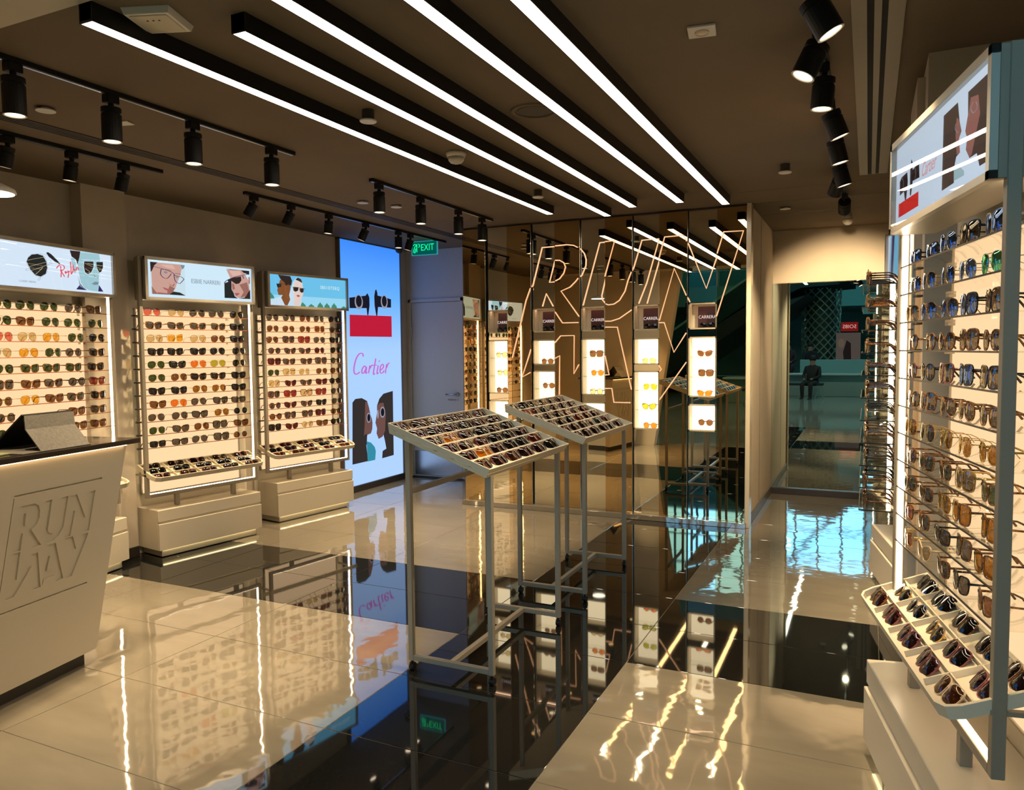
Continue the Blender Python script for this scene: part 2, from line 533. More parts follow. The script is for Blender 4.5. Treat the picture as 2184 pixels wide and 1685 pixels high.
LBP('eyewear_lens', ell(6.775, .775, .028, .042), P_BLK, .005)
LBP('man_hair', [(7.25, 1.042), (7.065, 1.021), (6.985, .971), (6.936, .894), (6.934, .80), (7.0, .70), (7.05, .56), (7.077, .482), (7.099, .397), (7.026, .379), (7.014, .298), (7.244, .305)], P_HAIR, .001)
LBP('man_face', [(6.990, .92), (6.936, .894), (6.934, .822), (6.899, .709), (6.928, .643), (6.916, .59), (6.954, .523), (7.032, .542), (7.08, .60), (7.10, .78), (7.06, .92)], P_SKIN, .002)
LBP('eyewear_rim', ell(7.035, .815, .050, .062), P_SIL, .004)
LBP('eyewear_lens', ell(7.035, .815, .034, .046), P_BLK, .005)
LBP('eyewear_rim', ell(6.945, .80, .016, .05), P_SIL, .004)
_C = [[(6.704, 1.433), (6.696, 1.459), (6.648, 1.463), (6.59, 1.426), (6.545, 1.35), (6.538, 1.29), (6.576, 1.267), (6.641, 1.287)], [(6.749, 1.327), (6.721, 1.342), (6.68, 1.312), (6.678, 1.277), (6.713, 1.28), (6.761, 1.331), (6.742, 1.272), (6.771, 1.283)], [(6.794, 1.27), (6.821, 1.343), (6.82, 1.317), (6.856, 1.346), (6.88, 1.342)], [(6.934, 1.412), (6.883, 1.267), (6.913, 1.266)], [(6.862, 1.346), (6.953, 1.347)], [(6.977, 1.343), (6.95, 1.265), (6.981, 1.271)], [(6.992, 1.39), (7.003, 1.378)], [(7.018, 1.294), (7.075, 1.323), (7.064, 1.352), (7.02, 1.33), (7.011, 1.276), (7.054, 1.266), (7.093, 1.292)], [(7.111, 1.26), (7.139, 1.35), (7.138, 1.318), (7.171, 1.357), (7.203, 1.36)]]
_cc = [[(6.536 + (y - 6.538) * 1.0, 1.365 + (z - 1.365) * 1.12) for y, z in s] for s in _C]
obj('lettering', ribbon_mb(_cc, .026, lambda y, z: (.0355, y - 6.88, z)), P_MAG, face)

# ================================================================== mirror run with lit niches
CLEAR = [(-3.285, -3.072), (-2.82, -2.594), (-2.345, -2.116), (-1.86, -1.631), (-1.383, -1.147)]
BRONZE = [(-3.545, -3.301), (-3.072, -2.83), (-2.594, -2.351), (-2.116, -1.867), (-1.631, -1.389), (-1.147, -.909)]
YB, YC = 6.45, 6.48
bl = ['bronze mirror panel nearest the white door', 'bronze mirror panel between first and second lit columns from the door', 'bronze mirror panel between second and third lit columns from the door',
      'bronze mirror panel between third and fourth lit columns from the door', 'bronze mirror panel between fourth and fifth lit columns from the door', 'bronze mirror panel at the far end from the door']
for (x0, x1), l in zip(BRONZE, bl):
    o = obj('bronze_mirror_panel', MB().bbox(x0 + .0015, x1 - .0015, YB, 6.60, .046, 2.646, .001), [M_MIRB], label=l, cat='mirror panel', group='bronze mirror panels of the logo wall')
    obj('edge_strip', B(x1 - .002, x1 - .0005, YB + .002, 6.60, .046, 2.646), M_STEEL, o)
M_CARD = mat('maroon_card', (.055, .018, .022), .35)
M_CARDT = emat('card_white_print', (1.0, .82, .74), .9)
M_NSIDE = mat('niche_side_white', (.72, .64, .52), .55)
for ci, (x0, x1) in enumerate(CLEAR):
    w = x1 - x0
    cx = (x0 + x1) / 2
    col = empty('mirror_display_column', (cx, YC, 0), label=f'silver mirror column with lit niches, {ORD[ci]} from the door', cat='display column', group='lit niche columns of the logo wall')
    tall, short = ((1.082, 1.592), (.79, 1.02)) if ci % 2 == 0 else ((.79, 1.303), (1.356, 1.588))
    opens = sorted([tall, short, (1.655, 1.875)])
    zs = [.046] + [z for p in opens for z in p] + [2.646]
    for k in range(0, len(zs), 2):
        obj('mirror', B(-w / 2, w / 2, 0, .006, zs[k], zs[k + 1]), M_MIRC, col)
    for (z0, z1) in opens:
        top = (z0, z1) == (1.655, 1.875)
        dp = .115
        bx = obj('niche_box', MB().box(-w / 2 + .006, -w / 2 + .010, 0, dp, z0, z1).box(w / 2 - .010, w / 2 - .006, 0, dp, z0, z1).box(-w / 2 + .006, w / 2 - .006, 0, dp, z0, z0 + .004)
                 .box(-w / 2 + .006, w / 2 - .006, 0, dp, z1 - .004, z1).box(-w / 2 + .006, w / 2 - .006, dp, dp + .004, z0, z1), M_NSIDE if not top else M_BOARD, col)
        obj('niche_frame', MB().box(-w / 2, -w / 2 + .012, -.014, .004, z0, z1).box(w / 2 - .012, w / 2, -.014, .004, z0, z1).box(-w / 2, w / 2, -.014, .004, z0, z0 + .012)
            .box(-w / 2, w / 2, -.014, .004, z1 - .012, z1), M_GOLDF, col)
        if top:
            obj('led_strip', B(-w / 2 + .012, w / 2 - .012, .02, .05, z1 - .008, z1 - .0045), emat('niche_top_led', (1, .60, .36), 5.0), bx)
            cd_ = obj('brand_card', MB().bbox(-w / 2 + .062, w / 2 - .012, .080, .108, z0 + .006, z1 - .026, .002), M_CARD, col)
            text('lettering', 'CARRERA', .037, M_CARDT, cd_, Matrix.Translation((.022, .0795, z0 + .104)) @ Matrix.Rotation(R(90), 4, 'X'), extrude=.0004, xs=.92)
        else:
            obj('light_panel', B(-w / 2 + .010, w / 2 - .010, dp - .006, dp - .001, z0 + .004, z1 - .004), M_NICHE, bx)
            if z1 - z0 > .4:
                for q in (1, 2):
                    zq = z0 + (z1 - z0) * q / 3
                    obj('glass_shelf', MB().box(-w / 2 + .010, w / 2 - .010, .006, dp - .008, zq - .003, zq, mi=0).box(-w / 2 + .010, w / 2 - .010, .004, .006, zq - .003, zq, mi=1), [M_GLASS, M_GOLDF], col)

# neon outline logo on the mirrors
NEON = {
'letter_r': [[(-3.024, 1.423), (-2.927, 1.769), (-2.879, 1.948), (-2.818, 2.099), (-2.725, 2.432), (-2.595, 2.433), (-2.473, 2.437), (-2.407, 2.427), (-2.354, 2.399), (-2.315, 2.35), (-2.299, 2.297), (-2.302, 2.242), (-2.339, 2.163), (-2.389, 2.104), (-2.442, 2.057), (-2.53, 2.024), (-2.364, 1.8), (-2.337, 1.76), (-2.364, 1.737), (-2.518, 1.737), (-2.596, 1.849), (-2.687, 2.01), (-2.73, 1.882)],
 [(-2.599, 2.305), (-2.541, 2.302), (-2.501, 2.278), (-2.485, 2.239), (-2.502, 2.184), (-2.543, 2.136), (-2.597, 2.114), (-2.655, 2.111), (-2.599, 2.305)]],
'letter_u': [[(-2.334, 1.878), (-2.171, 2.438), (-2.024, 2.442), (-2.111, 2.146), (-2.154, 1.97), (-2.147, 1.933), (-2.118, 1.899), (-2.083, 1.885), (-2.032, 1.89), (-1.981, 1.921), (-1.931, 1.998), (-1.907, 2.081), (-1.87, 2.175), (-1.789, 2.433), (-1.637, 2.435), (-1.746, 2.062), (-1.817, 1.888), (-1.882, 1.827), (-1.982, 1.763), (-2.058, 1.741), (-2.112, 1.742), (-2.213, 1.757), (-2.304, 1.803)]],
'letter_n': [[(-1.743, 1.886), (-1.637, 2.246), (-1.583, 2.442), (-1.424, 2.445), (-1.395, 2.394), (-1.237, 1.995), (-1.159, 2.229), (-1.092, 2.449), (-0.935, 2.446), (-1.15, 1.747), (-1.403, 1.368), (-1.639, 1.035)], [(-1.627, 1.736), (-1.5, 2.173), (-1.364, 1.864)]],
'letter_w': [[(-2.643, 1.504), (-2.536, 1.62), (-2.405, 1.621), (-2.41, 1.276), (-2.319, 1.432)], [(-2.553, 1.084), (-2.547, 1.44), (-2.926, 1.241), (-2.864, 1.41), (-2.824, 1.525)]],
'letter_a': [[(-2.148, 1.691), (-2.001, 1.687), (-1.882, 1.174), (-1.794, 0.809)], [(-2.123, 1.474), (-2.078, 1.268), (-2.15, 1.265)], [(-2.15, 1.146), (-2.053, 1.147), (-2.034, 1.024), (-1.882, 1.024), (-1.857, 1.024)]],
'letter_y': [[(-1.643, 1.718), (-1.585, 1.717), (-1.501, 1.463), (-1.404, 1.616), (-1.363, 1.679)], [(-1.679, 1.429), (-1.609, 1.318), (-1.679, 1.23)]],
}
neon = empty('neon_logo', (-2.2, YB, .8), label='rose neon outline lettering across the mirror wall', cat='neon sign')
def in_clear(x):
    return any(a - .012 < x < b for a, b in CLEAR)
for nm, paths in NEON.items():
    for path in paths:
        pts = []
        for a, b in zip(path[:-1], path[1:]):
            n = max(1, int(math.hypot(b[0] - a[0], b[1] - a[1]) / .012))
            pts += [(a[0] + (b[0] - a[0]) * t / n, a[1] + (b[1] - a[1]) * t / n, t == 0) for t in range(n)]
        pts.append((*path[-1], True))
        runs, cur, cy = [], [], None
        for x, z, key in pts:
            cl = in_clear(x)
            hide = cl and z < 1.885
            yy = YC if cl else YB
            if hide or (cy is not None and yy != cy):
                if len(cur) > 1:
                    runs.append((cy, cur))
                cur = []
            if hide:
                cy = None
                continue
            cy = yy
            cur.append((x, z, key))
        if len(cur) > 1:
            runs.append((cy, cur))
        for yy, run in runs:
            keep = [p for i, p in enumerate(run) if p[2] or i in (0, len(run) - 1)]
            obj(nm, MB().tube([(x + 2.2, yy - .007 - YB, z - .8) for x, z, _ in keep], .0048, 6), M_NEON, neon, smooth=True)

# ================================================================== sunglasses
SHAPES = {  # half width, half height, exponent, taper (wider on top), outer lift, rim, acetate
    'a': (.0275, .0265, 2.3, .16, -.0010, .0012, False),   # aviator
    'w': (.0270, .0232, 3.2, .14, .0030, .0036, True),      # wayfarer
    'r': (.0250, .0250, 2.1, .02, .0, .0024, True),         # round
    'q': (.0278, .0215, 3.6, .06, .0008, .0028, True),      # rectangle
    'c': (.0272, .0228, 2.6, .22, .0055, .0030, True),      # cat eye
    's': (.0288, .0275, 3.4, .08, .0010, .0030, True),      # big square
}
SHAPE_WORD = {'a': 'aviator', 'w': 'trapezoid', 'r': 'round', 'q': 'rectangular', 'c': 'cat-eye', 's': 'square'}
def lens_outline(k, grow=0.0, n=22):
    a, b, e, t, lift, rim, ac = SHAPES[k]
    pts = []
    for i in range(n):
        th = 2 * math.pi * i / n
        c, s = math.cos(th), math.sin(th)
        x = (a + grow) * math.copysign(abs(c) ** (2 / e), c)
        z = (b + grow) * math.copysign(abs(s) ** (2 / e), s)
        x *= 1 + t * z / b * .55
        z += lift * x / a
        if k == 'a' and z < 0:
            x += -.0035 * (z / b)        # teardrop falls outwards
        pts.append((x, z))
    return pts
LC = .0345                                # lens centre from the nose
def bend(x):
    return 1.75 * x * x
def frame_mesh(k):
    a, b, e, t, lift, rim, ac = SHAPES[k]
    th = .0034 if ac else .0016
    mb = MB()
    zc = b + rim
    for sgn in (1, -1):
        inn, out = lens_outline(k), lens_outline(k, rim)
        n = len(inn)
        vs = []
        for ring, y0 in ((out, 0), (inn, 0.0004), (inn, th), (out, th)):
            for x, z in ring:
                X = sgn * (LC + x)
                vs.append((X, bend(X) + y0, z + zc))
        fs = []
        for q in range(4):
            q2 = (q + 1) % 4
            for i in range(n):
                j = (i + 1) % n
                fs.append((q * n + i, q * n + j, q2 * n + j, q2 * n + i))
        mb.add(vs, fs)
        hx = sgn * .0635
        hz = zc + b * .42 + lift
        ox = sgn * (LC + a * .93)
        mb.box(min(ox, hx), max(ox, hx), bend(.061) - .001, bend(.061) + .006, hz - (.0035 if ac else .0018), hz + (.0040 if ac else .0018))
    nx = LC - a * .98
    bz = zc + b * .30
    if ac:
        mb.box(-nx, nx, .0004, .0042, bz - .002, bz + .0055)
    else:
        mb.box(-nx, nx, 0, .0018, bz + .004, bz + .0062).box(-nx - .004, nx + .004, 0, .0018, zc + b * .86, zc + b * .86 + .0018)
    me = mb.mesh('frame')
    fixn(me)
    me.materials.append(None)
    return me
def lens_mesh(k, sgn):
    a, b, e, t, lift, rim, ac = SHAPES[k]
    zc = b + rim
    o1 = lens_outline(k, .0002)
    n = len(o1)
    vs, fs = [], []
    for sc, dy in ((1, .0012), (.66, -.0005), (.33, -.0014)):
        for x, z in o1:
            X = sgn * (LC + x * sc)
            vs.append((X, bend(X) + dy, z * sc + zc))
    vs.append((sgn * LC, bend(LC) - .0018, zc))
    for q in range(2):
        for i in range(n):
            j = (i + 1) % n
            fs.append((q * n + i, q * n + j, (q + 1) * n + j, (q + 1) * n + i))
    fs += [(2 * n + i, 2 * n + (i + 1) % n, 3 * n) for i in range(n)]
    me = MB().add(vs, fs).mesh('lens', True)
    fixn(me)
    me.materials.append(None)
    return me
def temple_mesh(k, sgn, folded):
    a, b, e, t, lift, rim, ac = SHAPES[k]
    hz = b + rim + b * .42 + lift
    y0 = bend(.061) + .004
    r0 = .0030 if ac else .0013
    if folded:
        yb = y0 + (.006 if sgn > 0 else .012)
        path = [(sgn * .0625, y0, hz), (sgn * .058, yb, hz), (sgn * -.02, yb + .003, hz - .004), (sgn * -.046, yb + .002, hz - .010), (sgn * -.058, yb, hz - .024)]
    else:
        path = [(sgn * .0628, y0, hz), (sgn * .0632, y0 + .04, hz), (sgn * .0620, y0 + .078, hz - .001), (sgn * .0600, y0 + .098, hz - .010), (sgn * .0585, y0 + .114, max(hz - .030, .004))]
    rr = [r0 * 1.25, r0, r0 * .9, r0 * 1.05, r0 * 1.15]
    me = MB().tube(path, rr, 5).mesh('temple', True)
    fixn(me)
    me.materials.append(None)
    return me
GM = {}
for k in SHAPES:
    GM[k] = (frame_mesh(k), lens_mesh(k, -1), lens_mesh(k, 1), {f: (temple_mesh(k, -1, f), temple_mesh(k, 1, f)) for f in (False, True)})
LENS = {
    'g': (thinmat('lens_green', (.045, .075, .022), base=.015), 'green'), 'k': (thinmat('lens_black', (.020, .018, .018), base=.015), 'black'),
    'y': (thinmat('lens_smoke', (.095, .08, .066), base=.015), 'smoke grey'), 'b': (thinmat('lens_brown', (.17, .075, .028), base=.015), 'brown'),
    'o': (thinmat('lens_orange', (.78, .20, .015), base=.04), 'orange'), 'w': (thinmat('lens_yellow', (.80, .43, .03), base=.04), 'yellow'),
    'p': (thinmat('lens_pink', (.72, .17, .12), base=.04), 'pink'), 'r': (thinmat('lens_red', (.30, .03, .02), base=.06), 'red'),
    'u': (thinmat('lens_purple', (.075, .035, .06), base=.015), 'plum'), 'c': (thinmat('lens_pale', (.66, .52, .26), base=.05), 'pale amber'),
    'v': (thinmat('lens_wine', (.085, .020, .018), base=.015), 'wine'), 'e': (thinmat('lens_lime', (.46, .46, .03), base=.04), 'lime'),
    'B': (thinmat('lens_blue_mirror', (.03, .04, .05), (.34, .52, 1.0), base=.34), 'blue mirrored'), 'G': (thinmat('lens_green_mirror', (.02, .05, .03), (.25, .95, .48), base=.45), 'green mirrored'),
    'A': (thinmat('lens_amber', (.27, .12, .018), (1, .85, .5), base=.10), 'amber'), 's': (thinmat('lens_silver_mirror', (.07, .055, .04), (.80, .70, .55), base=.22), 'silver mirrored'),
    'l': (thinmat('lens_lavender', (.20, .16, .24), base=.08), 'lavender'),
}
FRAME = {
    'K': (mat('frame_black', (.010, .009, .009), .18), 'black'), 'D': (mat('frame_gold', (.62, .42, .16), .22, metal=1.0), 'gold'), 'S': (mat('frame_silver', (.62, .60, .56), .2, metal=1.0), 'silver'),
    'T': (noise_col(mat('frame_tortoise', rough=.18), (.03, .012, .006), (.26, .10, .025), scale=120), 'tortoise'), 'R': (mat('frame_red', (.20, .018, .015), .2), 'red'),
    'C': (mat('frame_champagne', (.62, .45, .28), .25), 'champagne'), 'W': (mat('frame_ivory', (.66, .62, .54), .25), 'ivory'), 'M': (mat('frame_mauve', (.17, .055, .055), .2), 'mauve'),
    'P': (mat('frame_peach', (.62, .25, .14), .25), 'peach'), 'L': (mat('frame_olive', (.36, .33, .04), .25), 'olive'),
}
NGLASS = 0
def sunglasses(code, M, label, group, folded=False):
    """one pair: the frame is the thing, lenses and temples are its parts"""
    global NGLASS
    NGLASS += 1
    ln, fr, sh = code
    fm, l0, l1, tt = GM[sh]
    def put(name, me, m, parent):
        o = bpy.data.objects.new(name, me)
        COL.objects.link(o)
        o.material_slots[0].link = 'OBJECT'
        o.material_slots[0].material = m
        if parent:
            o.parent = parent
        return o
    root = put('sunglasses', fm, FRAME[fr][0], None)
    root.matrix_world = M
    put('lens', l0, LENS[ln][0], root)
    put('lens', l1, LENS[ln][0], root)
    put('temple', tt[folded][0], FRAME[fr][0], root)
    put('temple', tt[folded][1], FRAME[fr][0], root)
    tag(root, label, 'sunglasses', group)
    return root
MASS = []       # (code, matrix, folded): pairs past the limit, joined in one object below

# ================================================================== wall racks
def rack_matrix(origin, phi):
    return Matrix.Translation((origin[0], origin[1], 0)) @ Matrix.Rotation(phi, 4, 'Z')
RW, RD = .886, .28
ROWZ = [1.775 - .097 * i for i in range(11)]
COLX = [.085, .260, .437, .613, .79]
_rk = {}
def shared(key, fn):
    if key not in _rk:
        _rk[key] = fn()
    return _rk[key]
def mm(mb, *mats_, smooth=False):
    me = mb.mesh('part', smooth)
    fixn(me)
    for m in mats_:
        me.materials.append(m)
    return me
def rack(origin, phi, label, poster, edge):
    r = empty('display_rack', (origin[0], origin[1], 0), phi, label=label, cat='display rack', group='lit sunglasses racks')
    def part(name, key, fn, parent=r):
        me = shared(key, fn)
        o = bpy.data.objects.new(name, me)
        COL.objects.link(o)
        o.parent = parent
        return o
    base = part('base_cabinet', 'base', lambda: mm(MB().bbox(0, RW, 0.008, RD, .268, .355, .003).box(.004, RW - .004, .016, RD, .06, .268), M_LACQ))
    part('drawer_front', 'drawer', lambda: mm(MB().bbox(0, RW, 0, .02, .058, .253, .002), M_LACQ), base)
    part('cabinet_side', 'side0', lambda: mm(MB().bbox(0, .006, .02, RD, .058, .27, .001), M_LACQ), base)
    part('cabinet_side', 'side1', lambda: mm(MB().bbox(RW - .006, RW, .02, RD, .058, .27, .001), M_LACQ), base)
    part('plinth', 'plinth', lambda: mm(MB().box(.035, RW - .035, .035, RD, .006, .058), M_LACQ), base)
    part('led_strip', 'pled', lambda: mm(MB().box(.04, RW - .04, .024, .034, .0525, .0565), M_PLED), base)
    part('back_board', 'board', lambda: mm(MB().bbox(-.03, .955, RD + .002, RD + .035, 0.0, 2.185, .003), M_BOARD))
    part('light_panel', 'panel', lambda: mm(MB().box(.03, .862, .258, RD, .455, 1.825), M_PANEL))
    part('panel_rim', 'prim', lambda: mm(MB().box(.022, .03, .252, RD, .447, 1.833).box(.862, .872, .248, RD, .447, 1.833).box(.022, .872, .252, RD, .447, .455).box(.022, .872, .252, RD, 1.825, 1.833), M_METAL))
    p0 = part('post', 'post0', lambda: mm(MB().bbox(-.03, -.004, .094, .126, .44, 2.2, .002), M_METAL2))
    p1 = part('post', 'post1', lambda: mm(MB().bbox(.904, .93, .094, .126, .44, 2.2, .002), M_METAL2))
    bb = part('bottom_bar', 'bbar', lambda: mm(MB().bbox(-.004, .904, .094, .126, .44, .466, .002), M_METAL2))
    part('top_bar', 'tbar', lambda: mm(MB().bbox(-.004, .904, .094, .126, 2.176, 2.2, .002), M_METAL2))
    part('led_strip', 'led0', lambda: mm(MB().box(-.004, -.001, .102, .120, .47, 1.885), M_LED), p0)
    part('led_strip', 'led1', lambda: mm(MB().box(.901, .904, .102, .120, .47, 1.885), M_LED), p1)
    part('led_strip', 'led2', lambda: mm(MB().box(.002, .898, .102, .120, .466, .469), M_LED), bb)
    for x in (.212, .70):
        part('stub_leg', ('leg', x), lambda: mm(MB().bbox(x - .016, x + .016, .094, .126, .354, .441, .002), M_METAL2))
    for i, z in enumerate(ROWZ):
        s = part('shelf', ('shelf', z, edge.name), lambda: mm(MB().box(-.004, .902, .100, .254, z - .004, z, mi=0).box(-.004, .902, .097, .100, z - .0045, z + .0005, mi=1), M_GLASS, edge))
        for x in (.035, .80):
            part('bracket', ('br', z, x), lambda: mm(MB().box(x - .018, x + .018, .236, .258, z - .014, z - .0045), M_METAL), s)
        part('shelf_clip', ('clip', z), lambda: mm(MB().bbox(-.052, -.006, .150, .172, z - .008, z + .003, .002), M_DARKTRIM), s)
    # sloping tray, three by five cells
    TM = Matrix.Translation((0, -.012, .578)) @ Matrix.Rotation(R(19.5), 4, 'X')
    def tray():
        L, D, c = .955, .245, .05
        o = [(-.03 + c, 0), (-.03 + L - c, 0), (-.03 + L - c * .3, c * .3), (-.03 + L, c), (-.03 + L, D), (-.03, D), (-.03, c), (-.03 + c * .3, c * .3)]
        n = len(o)
        cx, cy = sum(p[0] for p in o) / n, sum(p[1] for p in o) / n
        inn = [(cx + (x - cx) * (1 - .012 / abs(.48)), cy + (y - cy) * .93) for x, y in o]
        vs = [(x, y, -.012) for x, y in o] + [(x, y, .022) for x, y in o] + [(x, y, .022) for x, y in inn] + [(x, y, 0) for x, y in inn]
        fs = [tuple(range(n - 1, -1, -1)), tuple(range(3 * n, 4 * n))]
        for q in range(3):
            fs += [(q * n + i, q * n + (i + 1) % n, (q + 1) * n + (i + 1) % n, (q + 1) * n + i) for i in range(n)]
        return mm(MB().add(vs, fs, TM), M_TRAY)
    t = part('tray', 'tray', tray)
    for i in range(1, 5):
        part('divider', ('dx', i), lambda: mm(MB().box(-.03 + .191 * i - .002, -.03 + .191 * i + .002, .012, .236, 0, .018, TM), M_TRAY), t)
    for i in range(1, 3):
        part('divider', ('dy', i), lambda: mm(MB().box(-.022, .917, .0817 * i - .002, .0817 * i + .002, 0, .018, TM), M_TRAY), t)
    part('tray_arm', 'arm0', lambda: mm(MB().box(-.03, -.012, .09, .28, .60, .612), M_METAL2), t)
    part('tray_arm', 'arm1', lambda: mm(MB().box(.91, .928, .09, .28, .60, .612), M_METAL2), t)
    # header sign
    sg = part('sign_box', 'sign', lambda: mm(MB().bbox(.0, .926, .072, .205, 1.888, 2.198, .002), M_METAL2))
    part('bezel', 'bezel', lambda: mm(MB().box(.0, .022, .055, .075, 1.888, 2.198).box(.904, .926, .055, .075, 1.888, 2.198).box(.0, .926, .055, .075, 1.888, 1.908).box(.0, .926, .055, .075, 2.176, 2.198), M_METAL), sg)
    poster(sg)
    part('glass_cover', 'cover', lambda: mm(MB().box(.022, .904, .0555, .0575, 1.908, 2.176), M_COVER), sg)
    return r

class Print:
    """flat artwork on a rack's sign face: corner pixel trace -> face coordinates"""
    X0, X1, Z0, Z1 = .022, .904, 1.908, 2.176
    def __init__(s, sign, tl, tr, br, bl, bg):
        s.q = (tl, tr, br, bl)
        s.sign = sign
        s.k = 0
        s.rect('print_face', s.X0, s.X1, s.Z0, s.Z1, bg)
    def rect(s, name, x0, x1, z0, z1, m):
        y = .0715 - .0005 * s.k
        s.k += 1
        return obj(name, MB().add([(x0, y, z0), (x1, y, z0), (x1, y, z1), (x0, y, z1)], [(0, 1, 2, 3)]), m, s.sign)
    def xz(s, p):
        tl, tr, br, bl = s.q
        u, v = .5, .5
        for _ in range(12):
            px = (tl[0] * (1 - u) + tr[0] * u) * (1 - v) + (bl[0] * (1 - u) + br[0] * u) * v
            py = (tl[1] * (1 - u) + tr[1] * u) * (1 - v) + (bl[1] * (1 - u) + br[1] * u) * v
            u += (p[0] - px) / (tr[0] - tl[0])
            v += (p[1] - py) / (bl[1] - tl[1])
        u, v = min(max(u, 0), 1), min(max(v, 0), 1)
        return s.X0 + u * (s.X1 - s.X0), s.Z1 - v * (s.Z1 - s.Z0)
    def poly(s, name, pts, m):
        y = .0715 - .00045 * s.k
        s.k += 1
        return obj(name, MB().add([(x, y, z) for x, z in (s.xz(p) for p in pts)], [tuple(range(len(pts)))]), m, s.sign)
    def line(s, name, paths, w, m):
        y = .0715 - .00045 * s.k
        s.k += 1
        return obj(name, ribbon_mb([[s.xz(p) for p in q] for q in paths], w, lambda x, z: (x, y, z)), m, s.sign)
    def oval(s, name, cx, cy, a, b, m, rot=0.0, n=18):
        c, d_ = math.cos(rot), math.sin(rot)
        return s.poly(name, [(cx + a * math.cos(t) * c - b * math.sin(t) * d_, cy + a * math.cos(t) * d_ + b * math.sin(t) * c) for t in (2 * math.pi * i / n for i in range(n))], m)
    def words(s, body, cx, cy, size, m, xs=1.0, shear=0, space=1.0):
        x, z = s.xz((cx, cy))
        y = .0715 - .00045 * s.k
        s.k += 1
        return text('lettering', body, size, m, s.sign, Matrix.Translation((x, y, z)) @ Matrix.Rotation(R(90), 4, 'X'), extrude=.0002, xs=xs, shear=shear, space=space)
S_ = 1.02
W_BG = emat('print_cool_white', (.70, .83, .98), S_)
W_BG2 = emat('print_pale_blue', (.66, .86, 1.0), S_)
K_BLUE = emat('print_sky', (.16, .56, .86), S_)
K_SKINL = emat('print_skin_light', (.62, .36, .30), S_)
K_SKINS = emat('print_skin_shadow', (.34, .15, .12), S_)
K_SKINB = emat('print_skin_brown', (.24, .085, .028), S_)
K_SKINP = emat('print_skin_pale', (.80, .64, .58), S_)
K_SKINT = emat('print_skin_cool', (.36, .60, .68), S_)
K_HAIR = emat('print_hair', (.035, .022, .02), S_)
K_NAVY = emat('print_navy', (.035, .03, .12), S_)
K_DARK = emat('print_dark', (.022, .024, .022), S_)
K_GREY = emat('print_grey_text', (.22, .28, .33), S_)
K_GREEN = emat('print_tree_green', (.06, .26, .17), S_)
K_ROSE = emat('print_rose_script', (.80, .06, .10), S_)
K_LIP = emat('print_lip', (.45, .12, .12), S_)
K_SHIRT = emat('print_shirt', (.60, .76, .90), S_)
K_LIN = emat('print_olive_line', (.40, .36, .22), S_)
K_PINKT = emat('print_pink_text', (.80, .40, .42), S_)
K_WHT = emat('print_white_text', (.85, .95, 1.0), S_)

